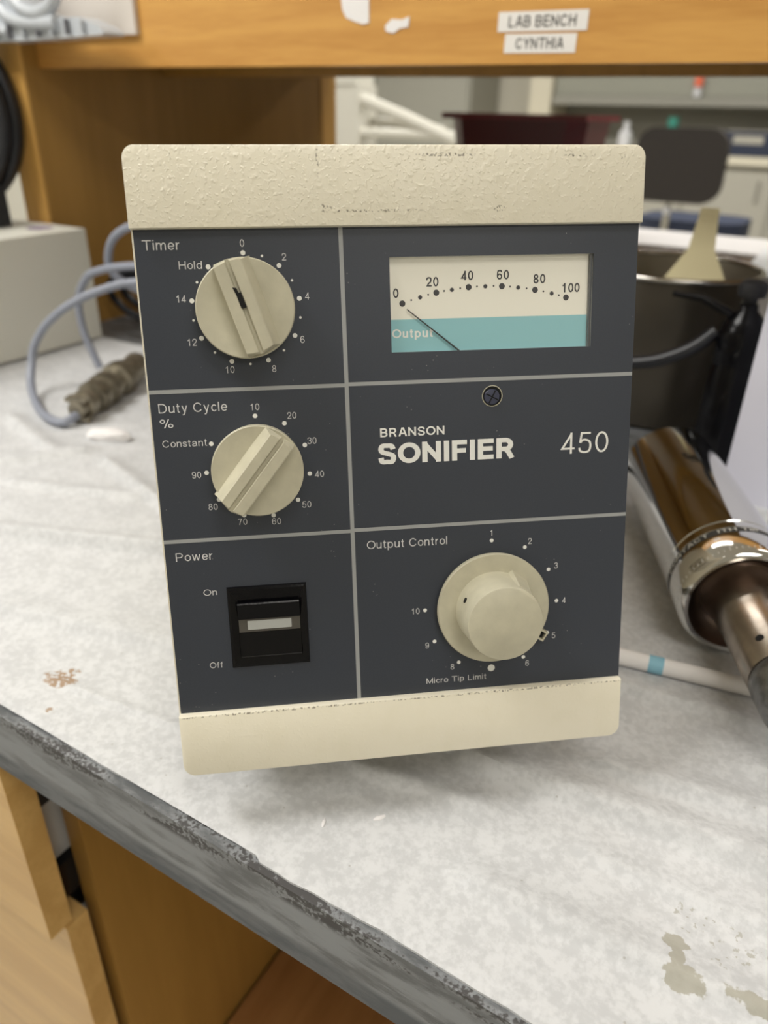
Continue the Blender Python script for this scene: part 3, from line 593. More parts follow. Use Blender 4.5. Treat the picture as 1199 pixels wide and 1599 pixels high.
# selector knobs with a twin-ridge grip
def selector(name, c, R_, ang, hole, ext):
    root_m = FM(c[0], c[1], PO)
    bm = bmesh.new()
    r = R_ / 1000
    lathe_bm(bm, [(0, 0), (r * .97, 0), (r * .985, .0035), (r, .0085), (r * .995, .0097), (r * .975, .0100), (r * .6, .0094), (0, .0090)], root_m, 72)
    k = finish(bm, name, M['knob'], dev, True)
    g = root_m @ Matrix.Rotation(math.radians(-ang), 4, 'Z')       # local y -> pointing direction (clockwise from top)
    # cross-section (x across, z out): sheer left wall, ridge, groove, ridge, sloping right wall
    z0, zt = .0085, .0165
    sec = [(-.0056, z0), (-.0056, zt - .0003), (-.0052, zt), (-.0012, zt), (-.0009, zt - .0002), (-.0006, zt - .0016), (.0006, zt - .0016), (.0009, zt - .0002), (.0012, zt), (.0048, zt), (.0053, zt - .0004), (.0086, z0)]
    ends = []
    for s in (1, -1):
        e = []
        for x, z in sec:
            rr = (r + .0001) if z < zt - .002 else r - .0006
            if s > 0: rr += ext
            y = math.sqrt(max(rr * rr - x * x, 1e-9)) - (.0010 if z > zt - .0008 else 0) - (.0004 if z > zt - .002 else 0)
            e.append((x, s * y, z))
        ends.append(e)
    bm = bmesh.new()
    A = [bm.verts.new(g @ Vector(p)) for p in ends[0]]; B = [bm.verts.new(g @ Vector(p)) for p in ends[1]]
    n = len(sec)
    for i in range(n): bm.faces.new((A[i], A[(i + 1) % n], B[(i + 1) % n], B[i]))
    bm.faces.new(A[::-1]); bm.faces.new(B)
    finish(bm, 'grip', M['knob'], k)
    if hole:
        bm = bmesh.new()
        prism(bm, [(-.0008, -.0035), (.0011, -.0035), (.0011, .0022), (.0003, .0022), (.0001, .0042), (-.0012, .0048), (-.0008, .002)], zt - .0020, zt - .00155 + .0018, g @ Matrix.Translation((-.0004, .0035, 0)))
        finish(bm, 'shaft_slot', M['hole'], k)
    return k
tag(selector('timer_knob', TC, 19.1, -17.8, True, .0005)); selector('duty_cycle_knob', DC, 18.7, 219.0, False, .0013)
# output knob
bm = bmesh.new(); g = FM(*OC, PO)
r = .0257
lathe_bm(bm, [(0, 0), (r * .97, 0), (r * .975, .0022), (r, .0026), (r, .0040), (r * .985, .0047), (.012, .0044), (0, .0044)], g, 96)
ok = finish(bm, 'output_knob', M['knob'], dev, True)
bm = bmesh.new(); seg = 96; rings = []
for (rr, h, flat) in ((.0176, .0040, 0), (.0171, .0110, 0), (.0166, .0225, .45), (.0163, .0232, .8), (.0157, .0235, 1)):
    ring = []
    for k in range(seg):
        a = 2 * PI * k / seg; x, y = math.cos(a) * rr, math.sin(a) * rr
        # pointer flat facing the upper right (towards 2)
        nx, ny = math.sin(math.radians(38)), math.cos(math.radians(38)); d = x * nx + y * ny; lim = .0176 - .0026 * flat
        if d > lim: x -= nx * (d - lim); y -= ny * (d - lim)
        ring.append(bm.verts.new(g @ Vector((x + .0000, y, h))))
    rings.append(ring)
for a, b in zip(rings, rings[1:]):
    for k in range(seg): bm.faces.new((a[k], a[(k + 1) % seg], b[(k + 1) % seg], b[k]))
bm.faces.new(rings[-1]); bm.faces.new(rings[0][::-1])
barrel = finish(bm, 'barrel', M['knob'], ok, True)
# pointer ridges on the barrel (upper right) and lip (lower left)
bm = bmesh.new(); gp = g @ Matrix.Rotation(math.radians(-38), 4, 'Z')
A = [(-.0052, .0165, .0042), (.0052, .0165, .0042), (.0030, .0158, .0205), (-.0048, .0158, .0205)]; B = [(-.0045, .0190, .0042), (.0045, .0190, .0042), (.0026, .0166, .0200), (-.0040, .0166, .0200)]
va = [bm.verts.new(gp @ Vector(p)) for p in A]; vb = [bm.verts.new(gp @ Vector(p)) for p in B]
for i in range(4): bm.faces.new((va[i], va[(i + 1) % 4], vb[(i + 1) % 4], vb[i]))
bm.faces.new(va[::-1]); bm.faces.new(vb); finish(bm, 'pointer_ridge', M['knob'], ok)
bm = bmesh.new(); hp = g @ Matrix.Rotation(math.radians(62), 4, 'Z')
lathe_bm(bm, [(0, 0), (.0012, 0), (.0012, .0006), (0, .0006)], hp @ Matrix.Translation((0, .01675, .0125)) @ Matrix.Rotation(-PI / 2, 4, 'X'), 20)
finish(bm, 'set_screw_hole', M['hole'], ok)
bm = bmesh.new(); cp = g @ Matrix.Rotation(math.radians(-123), 4, 'Z')
for d in ((-.0024, -.0016, .0245, .0292, .0002, .0040), (.0016, .0024, .0245, .0292, .0002, .0040), (-.0016, .0016, .0284, .0292, .0002, .0040)): bx(bm, *d, cp)
ck = finish(bm, 'lock_tab', M['knob'], dev)
bm = bmesh.new(); bx(bm, -.0015, .0015, .0250, .0283, .0002, .0026, cp); finish(bm, 'tab_window', M['hole'], ck)

# meter behind the window
dO = -6.8
u0, u1, v0, v1 = cut
bm = bmesh.new()
def quadL(bm, pts): bm.faces.new([bm.verts.new(L(*p)) for p in pts])
meter = empty('x', '', ''); bpy.data.objects.remove(meter)
bm = bmesh.new(); a = L(u0 - 3, v1 + 3, dO - 1); b = L(u1 + 3, v0 - 3, dO); bx(bm, a.x, b.x, b.y, a.y, a.z, b.z)
meter = finish(bm, 'output_meter', M['dialp'], dev)
bm = bmesh.new()
for (a0, a1, b0, b1) in ((u0 - 3, u0, v0 - 3, v1 + 3), (u1, u1 + 3, v0 - 3, v1 + 3), (u0, u1, v0 - 3, v0), (u0, u1, v1, v1 + 3)):
    a = L(a0, b1, dO + .01); b = L(a1, b0, -4.65); bx(bm, a.x, b.x, b.y, a.y, a.z, b.z)
finish(bm, 'housing_wall', M['meterwall'], meter)
fd = fP(0); fdial = lambda x, y: Vector((x / 1000 - .1025, (-dO - .05) / 1000, y / 1000)); fdial2 = lambda x, y: Vector((x / 1000 - .1025, (-dO - .10) / 1000, y / 1000))
bm = bmesh.new(); pr(bm, u0, u1 - 1.2, 65.5, v1, fdial); finish(bm, 'teal_band', M['teal'], meter)
bm = bmesh.new()
for (x, y) in ((105.2, 59.1), (119.5, 55.1), (133.2, 53.2), (147.4, 53.1), (161.7, 54.9), (175.3, 58.3)): disc_bm(bm, x, HH - y, 1.25, fdial2)
mids = [(112.7, 56.8), (126.1, 54.1), (140.3, 53.0), (154.4, 53.8), (169.0, 56.5)]
for (x, y) in mids: disc_bm(bm, x, HH - y, .85, fdial2)
allp = sorted([(105.2, 59.1), (119.5, 55.1), (133.2, 53.2), (147.4, 53.1), (161.7, 54.9), (175.3, 58.3)] + mids)
for p, q in zip(allp, allp[1:]): disc_bm(bm, (p[0] + q[0]) / 2, HH - (p[1] + q[1]) / 2 + .12, .38, fdial2, 12)
finish(bm, 'scale_dots', M['dialink'], meter)
label3('scale_numbers', [(s, x, y + 1.9, None, 3.75, 'c', .075) for s, x, y in (('0', 102.6, 54.9), ('20', 117.9, 50.7), ('40', 132.5, 48.5), ('60', 147.8, 48.5), ('80', 163.5, 50.4), ('100', 177.4, 54.3))], 'dialink', meter, fdial2)
label3('meter_lettering', [('Output', 100.6, 72.9, 17.2, 3.6, 'l', .085)], 'ink2', meter, fdial2)
bm = bmesh.new(); tube_bm(bm, [L(106.9, 61.5, dO + 1.1), L(128.0, 78.2, dO + 1.1), L(131, 80.6, dO + 1.1)], [.00022, .00034, .00038], 8); finish(bm, 'needle', M['needle'], meter)
bm = bmesh.new(); quadL(bm, [(u0 + .02, v1 - .02, -5), (u1 - .6, v1 - .02, -5), (u1 - .6, v0 + .02, -5), (u0 + .02, v0 + .02, -5)]); finish(bm, 'clear_cover', M['glass'], meter)
bm = bmesh.new(); a = L(u1 - 1.1, v1, -6.75); b = L(u1 - .03, v0, -5.1); bx(bm, a.x, b.x, b.y, a.y, a.z, b.z); finish(bm, 'cover_edge', M['cover_edge'], meter)

# adjusting screw
g = FM(142.6, 98.15, PO)
ring = lathe('screw_recess', M['knob'], [(.00405, .0), (.0043, .0), (.0045, .00025), (.0042, .0003), (.0040, -.0002), (.0040, -.0012), (.0, -.0012)][::-1], Matrix.Translation((0, -.0000, 0)) @ g @ Matrix.Translation((0, 0, .0001)), dev, 40)
lathe('recess_wall', M['hole'], [(0, .00012), (.0041, .00014)], g, ring, 40)
bm = bmesh.new(); lathe_bm(bm, [(0, .0002), (.0033, .0002), (.0033, .0009), (.0030, .0012), (0, .0014)], g @ Matrix.Translation((-.0003, -.0003, 0)), 36); sc = finish(bm, 'zero_screw', M['screw'], ring, True)
bm = bmesh.new()
gs = g @ Matrix.Translation((-.0003, -.0003, 0)) @ Matrix.Rotation(math.radians(-28), 4, 'Z')
bx(bm, -.0030, .0030, -.00025, .00025, .0010, .00145, gs); bx(bm, -.00025, .00025, -.0030, .0030, .0010, .00146, gs); finish(bm, 'cross_slot', M['hole'], ring)

# power switch
su0, su1, sv0, sv1 = 25.0, 59.3, 175.6, 213.0
bm = bmesh.new()
def ramp_frame(bm, o, i, oz, iz):
    A = [bm.verts.new(L(*p, oz)) for p in ((o[0], o[3]), (o[1], o[3]), (o[1], o[2]), (o[0], o[2]))]; B = [bm.verts.new(L(*p, iz)) for p in ((i[0], i[3]), (i[1], i[3]), (i[1], i[2]), (i[0], i[2]))]
    for k in range(4): bm.faces.new((A[k], A[(k + 1) % 4], B[(k + 1) % 4], B[k]))
    return B
O_ = (su0, su1, sv0, sv1); I1 = (su0 + .3, su1 - .3, sv0 + .3, sv1 - .3); I2 = (su0 + 1.4, su1 - 1.4, sv0 + 1.4, sv1 - 1.4); I3 = (29.0, 56.0, 182.4, 208.6)
ramp_frame(bm, O_, I1, PO, PO + 1.0); ramp_frame(bm, I1, I2, PO + 1.0, PO + 1.3); ramp_frame(bm, I2, I3, PO + 1.3, PO + .7)
ramp_frame(bm, I3, I3, PO + .7, PO + .06); q = ramp_frame(bm, I3, (29.01, 55.99, 182.41, 208.59), PO + .06, PO + .05); bm.faces.new(q)
sw = finish(bm, 'power_switch', M['black'], dev)
bm = bmesh.new()
sec = [(182.6, PO + .2), (182.6, PO + 2.6), (183.2, PO + 3.0), (190.4, PO + 1.5), (190.4, PO + .2)]
A = [bm.verts.new(L(29.2, v, o)) for v, o in sec]; B = [bm.verts.new(L(55.8, v, o)) for v, o in sec]
for i in range(5): bm.faces.new((A[i], A[(i + 1) % 5], B[(i + 1) % 5], B[i]))
bm.faces.new(A[::-1]); bm.faces.new(B); finish(bm, 'rocker', M['black'], sw)
bm = bmesh.new(); sec = [(196.6, PO + .2), (196.6, PO + 1.0), (207.6, PO + 1.6), (208.3, PO + 1.2), (208.3, PO + .2)]
A = [bm.verts.new(L(29.2, v, o)) for v, o in sec]; B = [bm.verts.new(L(55.8, v, o)) for v, o in sec]
for i in range(5): bm.faces.new((A[i], A[(i + 1) % 5], B[(i + 1) % 5], B[i]))
bm.faces.new(A[::-1]); bm.faces.new(B); finish(bm, 'rocker', M['black'], sw)
a = L(29.2, 196.5, PO + .2); b = L(55.8, 190.5, PO + .9); box('lamp_window', M['brownlens'], (a.x, b.x, b.y, a.y, a.z, b.z), sw)
a = L(33.0, 195.4, PO + .9); b = L(52.0, 191.3, PO + 1.15); box('indicator_lens', M['lamp_strip'], (a.x, b.x, b.y, a.y, a.z, b.z), sw)

# ------------------------------------------------------------------ shelf unit over the bench
sh = empty('bench_shelf', 'honey coloured wooden shelf unit standing on the bench behind the instrument', 'shelf', (-.975, .72, BT))
bm = bmesh.new(); SX = 0.975
part = box('partition_panel', M['woodside'], (-.044, 0, .004, .665, .0, .458), sh, .001)
box('front_edge', M['woodz'], (-.0465, .0005, 0, .0038, .0, .46), sh, .001)
box('back_post', M['woodz'], (-.045, .002, .6655, .715, .0, .458), sh, .001)
box('partition_panel', M['woodside'], (2.0, 2.044, .004, .665, .0, .458), sh, .001)
bm = bmesh.new()
bx(bm, .0006, 1.9995, .026, .048, .339, .455); fb = finish(bm, 'front_beam', M['wood'], sh, True, .0012)
box('shelf_board', M['woodside'], (.0006, 1.9995, .0485, .2495, .350, .372), sh, .001)
box('back_rail', M['woodside'], (.0006, 1.9995, .25, .272, .338, .455), sh, .001)
box('top_rail', M['woodside'], (.0025, 1.9995, .2725, .715, .400, .422), sh, .001)
# labels stuck on the beam face
def lab(x0, x1, z0, z1, s, tilt):
    bm = bmesh.new(); g = Matrix.Translation(((x0 + x1) / 2 + .975, .0258, (z0 + z1) / 2 - BT)) @ Matrix.Rotation(tilt, 4, 'Y')
    w_, h_ = (x1 - x0) / 2, (z1 - z0) / 2; bx(bm, -w_, w_, -.0004, 0, -h_, h_, g); o = finish(bm, 'label_strip', M['tape'], fb)
    bm = bmesh.new(); text_bm(bm, s, 0, -h_ * .58, w_ * 1.5 if len(s) > 7 else w_ * 1.34, h_ * 1.16, lambda x, y: g @ Vector((x, -.0006, y)), .075, 'c'); finish(bm, 'label_lettering', M['label_ink'], fb)
lab(-.3273, -.2440, 1.2640, 1.2791, 'LAB BENCH', math.radians(.3)); lab(-.3195, -.2523, 1.2475, 1.2622, 'CYNTHIA', math.radians(.4))
def scrap(pts):
    bm = bmesh.new()
    A = [bm.verts.new((x + .975, .0259, z - BT)) for x, z in pts]; B = [bm.verts.new((x + .975, .0250, z - BT)) for x, z in pts]; n = len(pts)
    for k in range(n): bm.faces.new((A[k], A[(k + 1) % n], B[(k + 1) % n], B[k]))
    bm.faces.new(B); bm.faces.new(A[::-1]); return finish(bm, 'torn_paper', M['paper_bit'], fb)
scrap([(-.4985, 1.300), (-.4655, 1.3005), (-.4650, 1.2750), (-.4720, 1.2738), (-.482, 1.2765), (-.492, 1.280), (-.4965, 1.287)])
scrap([(-.4465, 1.272), (-.439, 1.2775), (-.428, 1.2765), (-.4195, 1.279), (-.4205, 1.2705), (-.430, 1.2695), (-.437, 1.2655), (-.4455, 1.2675)])

# plastic dispenser hanging at the shelf's left end
tr = empty('wall_dispenser', 'clear grey ribbed plastic dispenser hanging on the shelf front, top left', 'dispenser', (-.87, .72, 1.27))
box('back_card', M['traycard'], (-.10, .0875, .0195, .0255, .002, .12), tr, .002)
bm = bmesh.new()
pts = [(-.16, .02), (-.145, .006), (-.125, -.002), (-.10, -.006), (.0, -.0045), (.088, -.002), (.090, .000), (.082, .006), (.05, .016), (.010, .016), (-.03, .026), (-.06, .05), (-.07, .12), (-.16, .12)]
A = [bm.verts.new((x, -.030, z)) for x, z in pts]; B = [bm.verts.new((x, -.0005, z)) for x, z in pts]; n = len(pts)
for k in range(n): bm.faces.new((A[k], A[(k + 1) % n], B[(k + 1) % n], B[k]))
bm.faces.new(A[::-1]); bm.faces.new(B); finish(bm, 'tray_body', M['tray'], tr, False)
for k in range(7):
    x = -.098 + k * .026; zt_ = .012 + .002 * (k % 2)
    box('rib', M['traydark'] if k % 2 else M['tray'], (x, x + .003, -.036, -.0303, -.004 + k * .0006, zt_), tr)
tube('hoop_rib', M['tray'], spline([(x + .026, y, z) for x, y, z in [(-.120, -.032, .070), (-.115, -.032, .047), (-.1035, -.032, .0265), (-.083, -.032, .0160), (-.052, -.031, .0120), (-.010, -.031, .0110)]], 8), .0085, tr, 14)
tube('hoop_rib', M['tray'], spline([(x + .026, y, z) for x, y, z in [(-.084, -.034, .070), (-.0812, -.034, .046), (-.067, -.034, .0285), (-.040, -.033, .0215), (-.014, -.031, .030), (-.006, -.029, .050), (-.005, -.029, .075)]], 8), .0080, tr, 14)
tube('hoop_rib', M['tray'], spline([(x + .026, y, z) for x, y, z in [(-.150, -.032, .055), (-.140, -.032, .026), (-.120, -.032, .010), (-.098, -.031, .004)]], 8), .0075, tr, 14)

# ------------------------------------------------------------------ left of the instrument
gb = empty('instrument_case', 'beige grey boxy instrument case on the bench, behind the looped cable', 'box', (-1.06, .56, BT + .001))
box('shell', M['greybox'], (-.15, .168, -.16, .152, .004, .150), gb, .007, 3)
for fx in (-.14, .14):
    for fy in (-.15, .13): box('foot', M['rubber'], (fx - .008, fx + .008, fy, fy + .016, 0, .0045), gb)
bm = bmesh.new(); disc_bm(bm, .120, .118, .017, lambda x, y: Vector((x, y, .1506)), 20); finish(bm, 'purple_sticker', M['purple'], gb)
bd = empty('cable_reel', 'black glossy round reel standing on the beige case at the left edge', 'reel', (-1.088, .635, BT + .1525))
g = Matrix.Translation((0, 0, .1315)) @ Matrix.Rotation(math.radians(32), 4, 'Z') @ Matrix.Rotation(PI / 2, 4, 'X')
box('reel_base', M['matblack'], (-.09, .112, -.035, .028, 0, .050), bd, .003)
lathe('reel_disc', M['matblack'], [(0, -.010), (.100, -.010), (.106, -.006), (.106, .006), (.100, .010), (0, .010)], g, bd, 64)
for rr, zz in ((.123, -.004), (.116, .014), (.120, -.022)):
    tube('cable_turn', M['bcable'], [g @ Vector((rr * math.cos(2 * PI * k / 64), rr * math.sin(2 * PI * k / 64), zz)) for k in range(64)], .0078, bd, 12, True)

# grey cable with a metal connector
cb = empty('connector_cable', 'looped grey blue cable ending in a tarnished metal plug on the white paper', 'cable', (-.66, .50, BT))
def rel(pts, o): return [Vector(p) - Vector(o) for p in pts]
O3 = (-.66, .50, BT)
path = [(-.600, .452, .9090), (-.640, .440, .9085), (-.690, .452, .9085), (-.742, .484, .911), (-.764, .500, .928), (-.772, .520, .953), (-.752, .530, .981), (-.720, .540, 1.005), (-.689, .560, 1.021), (-.654, .580, 1.030),
        (-.58, .60, 1.032), (-.50, .61, 1.025), (-.42, .59, 1.01), (-.37, .545, 1.0), (-.351, .506, 1.0)]
path[0:7] = [(-.655, .492, .9145), (-.6495, .4700, .9120), (-.652, .4545, .9092), (-.681, .457, .9090), (-.722, .476, .9095), (-.755, .496, .918), (-.770, .512, .936), (-.769, .521, .958), (-.750, .530, .983)]
tube('cable', M['cable'], spline(rel(path, O3), 8), .0046, cb, 12)
path2 = [(-.765, .600, .9095), (-.782, .600, .945), (-.786, .600, .972), (-.783, .600, .993), (-.768, .600, 1.014), (-.748, .600, 1.027), (-.70, .603, 1.038), (-.65, .61, 1.040), (-.58, .62, 1.02), (-.50, .60, .99), (-.43, .56, .96), (-.385, .51, .953), (-.3655, .4775, .953)]
tube('cable', M['cable'], spline(rel(path2, O3), 8), .0046, cb, 12)
path3 = [(-.50, .69, .9095), (-.55, .68, .95), (-.60, .66, .985), (-.66, .645, 1.0), (-.705, .625, 1.008), (-.732, .614, 1.025), (-.733, .612, 1.047), (-.716, .612, 1.069), (-.68, .615, 1.082), (-.62, .62, 1.075), (-.52, .63, 1.05), (-.42, .62, 1.01), (-.34, .575, .98), (-.3065, .533, .973)]
tube('cable', M['cable'], spline(rel(path3, O3), 8), .0046, cb, 12)
p0, p1 = Vector((-.648, .470, .9185)), Vector((-.706, .610, .9215)); ax = (p1 - p0).normalized()
g = Matrix.Translation(p0 - Vector(O3)) @ ax.to_track_quat('Z', 'Y').to_matrix().to_4x4()
Lc = (p1 - p0).length
prof = [(0, 0), (.009, 0), (.010, .004), (.010, .012), (.0145, .013), (.0150, .024), (.0095, .026), (.0095, .033), (.0165, .034), (.0170, .050), (.0155, .052), (.0112, .053), (.0112, .060), (.0170, .061), (.0178, .074), (.0135, .076), (.0135, .090), (.0185, .092), (.0190, .110), (.0145, .112), (.0145, .13), (.0165, Lc - .004), (.015, Lc), (0, Lc)]
pl = lathe('plug_shell', M['connector'], prof, g, cb, 40)
bm = bmesh.new()
for zz, rr in ((.066, .0176), (.100, .0190), (.042, .0168)):
    for k in range(26):
        a = 2 * PI * k / 26; bx(bm, rr - .0004, rr + .0009, -.0009, .0009, -.006, .006, g @ Matrix.Translation((0, 0, zz)) @ Matrix.Rotation(a, 4, 'Z'))
tag(finish(bm, 'knurling', M['connector'], pl), kind='stuff')
bm = bmesh.new()
for s in (-1, 1):
    bx(bm, -.011, .011, s * .0105 - .002, s * .0105 + .002, .000, .013, g)
    lathe_bm(bm, [(0, 0), (.0032, 0), (.0032, .004), (0, .0042)], g @ Matrix.Translation((s * .008, -.0125, .006)) @ Matrix.Rotation(PI / 2, 4, 'X'), 14)
finish(bm, 'cable_clamp', M['connector'], pl)

# black cables behind, by the partition foot
bm = bmesh.new()
for k, (rx, rz) in enumerate(((.060, .038), (.050, .030), (.062, .040))):
    tube_bm(bm, [(rx * math.cos(2 * PI * i / 40), .02 * k + .008 * math.sin(4 * PI * i / 40), .0455 + rz * math.sin(2 * PI * i / 40) + .0005 * k) for i in range(40)], .0055, 10, True)
o = finish(bm, 'coiled_cable', M['bcable'], None, True); o.location = (-.885, .800, BT + .003); o.rotation_euler = (0, 0, math.radians(20)); tag(o, 'small black cable coil behind the paper edge, beside the beige case', 'cable')

# paper flakes on the liner
def crumb(c, a, b, h, rz, label, seed, group=None):
    rnd = random.Random(seed); bm = bmesh.new(); bmesh.ops.create_icosphere(bm, subdivisions=2, radius=1)
    for v in bm.verts:
        f = 1 + .35 * noise.noise(v.co * 2.3 + Vector((seed, 0, 0))); v.co = Vector((v.co.x * a * f, v.co.y * b * f, max(v.co.z, -.55) * h * f + h * .5))
    o = finish(bm, 'paper_flake', M['paper_bit'], None, False); o.location = (*c, BT + .0022); o.rotation_euler = (0, 0, rz); tag(o, label, 'scrap', group); return o
crumb((-.594, .463), .024, .011, .0075, .4, 'crumpled white paper flake on the liner in front of the metal plug', 1)
crumb((-.123, .2125), .0035, .0012, .0009, .9, 'tiny white shred on the liner below the instrument', 2)
crumb((-.144, .1965), .0028, .0009, .0008, 1.9, 'tiny white shred near the bench edge, left of the other shred', 4)
crumb((-.060, .2755), .0040, .0014, .0010, .1, 'tiny white crumb beside a dark speck, right of the instrument base', 6)

# ------------------------------------------------------------------ right of the instrument
cv = empty('ultrasonic_converter', 'chrome cylindrical converter with a metal horn lying beside the instrument', 'lab tool', (-.05, .54, BT))
th = math.radians(-65); d = Vector((math.cos(th), math.sin(th), 0)); rC = .0375
g0 = Matrix.Translation(Vector((0, .435, rC + .0018)) - Vector((-.05, .54, 0)))
up = Vector((0, 0, 1)); xx = up.cross(d)
G = g0 @ Matrix((( xx.x, up.x, d.x, 0), (xx.y, up.y, d.y, 0), (xx.z, up.z, d.z, 0), (0, 0, 0, 1)))
lathe('converter_body', M['chrome'], [(0, -.205), (.030, -.205), (.034, -.203), (rC - .0003, -.199), (rC - .0003, -.0405), (rC - .002, -.0395), (rC - .002, -.0385)], G, cv, 96)
lathe('collar', M['chrome'], [(rC - .002, -.0385), (rC + .0002, -.038), (rC + .0002, -.0315), (rC - .0008, -.031), (rC - .0008, -.0255), (rC + .0002, -.0250), (rC + .0002, -.004), (rC - .0012, -.0012), (rC - .003, .0), (rC - .005, -.0005)], G, cv, 96)
lathe('end_face', M['chromedark'], [(rC - .005, -.0005), (rC - .0065, -.004), (rC - .010, -.010), (.022, -.0125), (.0, -.0125)], G, cv, 72)
bm = bmesh.new(); lathe_bm(bm, [(rC - .0002, -.0312), (rC + .0002, -.0310), (rC + .0002, -.0252), (rC - .0002, -.0250)], G, 96); finish(bm, 'engraved_band', M['engrave'], cv, True)
bm = bmesh.new(); R2 = rC + .00035
text_bm(bm, 'CONTACT WITH TIP', 0, -.0018, .066, .0036, lambda x, y: G @ Vector((R2 * math.cos(math.radians(127) - x / R2 + .033 / R2), R2 * math.sin(math.radians(127) - x / R2 + .033 / R2), -.0282 - y)), .065, 'l')
# the text runs around the band, tops toward the body
finish(bm, 'band_lettering', M['ink2'], cv)
bm = bmesh.new()
for k in range(26):
    a = math.radians(60 + k * 5.2); h = .0035 if k % 5 == 0 else .002
    v = [G @ Vector(((rC + .0004) * math.cos(a + s), (rC + .0004) * math.sin(a + s), z)) for s, z in ((-.006, -.0055), (.006, -.0055), (.006, -.0055 - h), (-.006, -.0055 - h))]
    bm.faces.new([bm.verts.new(q) for q in v])
finish(bm, 'scale_ticks', M['ink2'], cv)
horn = lathe('horn', M['horn'], [(.022, -.0125), (.0205, -.006), (.0192, .002), (.0188, .02), (.0186, .064), (.0180, .066), (0, .066)], G, cv, 72)
lathe('horn_tip', M['hornend'], [(0, .0662), (.0172, .0662), (.0186, .0685), (.0190, .074), (.0186, .090), (.0165, .093), (.0060, .096), (.0055, .16), (0, .16)], G, cv, 64)
bm = bmesh.new(); ga = math.radians(128)
lathe_bm(bm, [(0, 0), (.0024, 0), (.0022, .0004), (0, .0004)], G @ Matrix.Rotation(ga, 4, 'Z') @ Matrix.Translation((.01853, 0, .052)) @ Matrix.Rotation(PI / 2, 4, 'Y'), 24)
finish(bm, 'spanner_hole', M['hole'], horn)

# rolled paper tube with a bit of blue tape
rt = empty('paper_roll', 'thin white rolled tube with light blue tape, lying under the horn', 'tube', (-.02, .392, BT))
a, b = Vector((-.100, .3815, .0075)) - Vector((-.02, .392, 0)), Vector((.16, .4255, .0075)) - Vector((-.02, .392, 0))
tube('roll', M['paper_bit'], [a, b], .0052, rt, 20)
dd = (b - a).normalized(); q = a + dd * .0600
tube('blue_tape', M['bluetape'], [q, q + dd * .0085], .0054, rt, 20)

# dark steel pot
pt = empty('steel_pot', 'wide dull dark steel pot behind the right edge of the instrument', 'pot', (-.158, .875, BT + .0012))
lathe('pot_wall', M['potsteel'], [(0, 0), (.079, 0), (.083, .003), (.088, .155), (.0865, .155)], None, pt, 96); lathe('inner_wall', M['potin'], [(.0865, .155), (.082, .006), (0, .006)], None, pt, 96)
bm = bmesh.new(); tube_bm(bm, [(.0883 * math.cos(2 * PI * k / 80), .0883 * math.sin(2 * PI * k / 80), .157) for k in range(80)], .0028, 10, True); finish(bm, 'rim', M['potrim'], pt, True)
# cream scoop leaning in the pot
bm = bmesh.new()
pts = [(-.056, -.04), (-.040, -.112), (.026, -.112), (.040, -.04), (.030, .012), (.012, .045), (.0085, .085), (-.0085, .085), (-.014, .045), (-.034, .012)]
mt = Matrix.Translation((0, 0, 0)) @ Matrix.Rotation(math.radians(90), 4, 'X')
prism(bm, pts, -.004, .004, mt)
o = finish(bm, 'plastic_scoop', M['cream'], None, True, .0015); o.location = (-.131, .862, 1.034); o.rotation_euler = (math.radians(-9), 0, math.radians(12)); tag(o, 'cream plastic triangular scoop standing in the steel pot', 'scoop')
# black bottle with knob and cable
bt = empty('black_bottle', 'black plastic bottle shaped plug standing before the steel pot', 'bottle', (-.064, .735, BT + .0012))
lathe('bottle_body', M['black'], [(0, 0), (.020, 0), (.0215, .003), (.0212, .098), (.0200, .100), (.0200, .106), (.0212, .108), (.0205, .128), (.016, .142), (.0085, .150), (.0075, .156), (0, .157)], None, bt, 48)
lathe('knob', M['matblack'], [(0, .157), (.006, .157), (.0062, .1605), (.0115, .162), (.0125, .167), (.0115, .173), (.008, .1755), (0, .176)], None, bt, 36)
tube('side_lever', M['black'], [(-.012, -.006, .146), (-.038, -.012, .158), (-.062, -.018, .160)], [.004, .0035, .0025], bt, 10)
o = tube('black_cable', M['bcable'], spline([(-.0855, .730, 1.030), (-.102, .721, 1.014), (-.130, .716, .999), (-.165, .715, .990), (-.205, .70, .978), (-.235, .66, .955), (-.255, .61, .930), (-.265, .565, .935), (-.272, .552, .945)], 8), .0062)
tag(o, 'black cable running from the bottle shaped plug to behind the instrument', 'cable')
# second low cable
o = tube('black_cable', M['bcable'], spline([(-.15, .66, .9075), (-.19, .665, .9075), (-.23, .68, .9075), (-.28, .672, .9075)], 8), .0048)
tag(o, 'short black cable lying on the bench between instrument and pot', 'cable')
# bluish white box at right
wb = empty('white_box', 'smooth bluish white plastic box at the right edge, behind the chrome converter', 'box', (.10, .73, BT + .0015))
bm = bmesh.new(); bx(bm, -.1445, .15, -.065, .03, 0, .21); finish(bm, 'shell', M['lav'], wb, True, .004, 3)
bm = bmesh.new(); bx(bm, -.1465, .152, -.067, .032, .2105, .235); finish(bm, 'lid', M['lav'], wb, True, .004, 3)

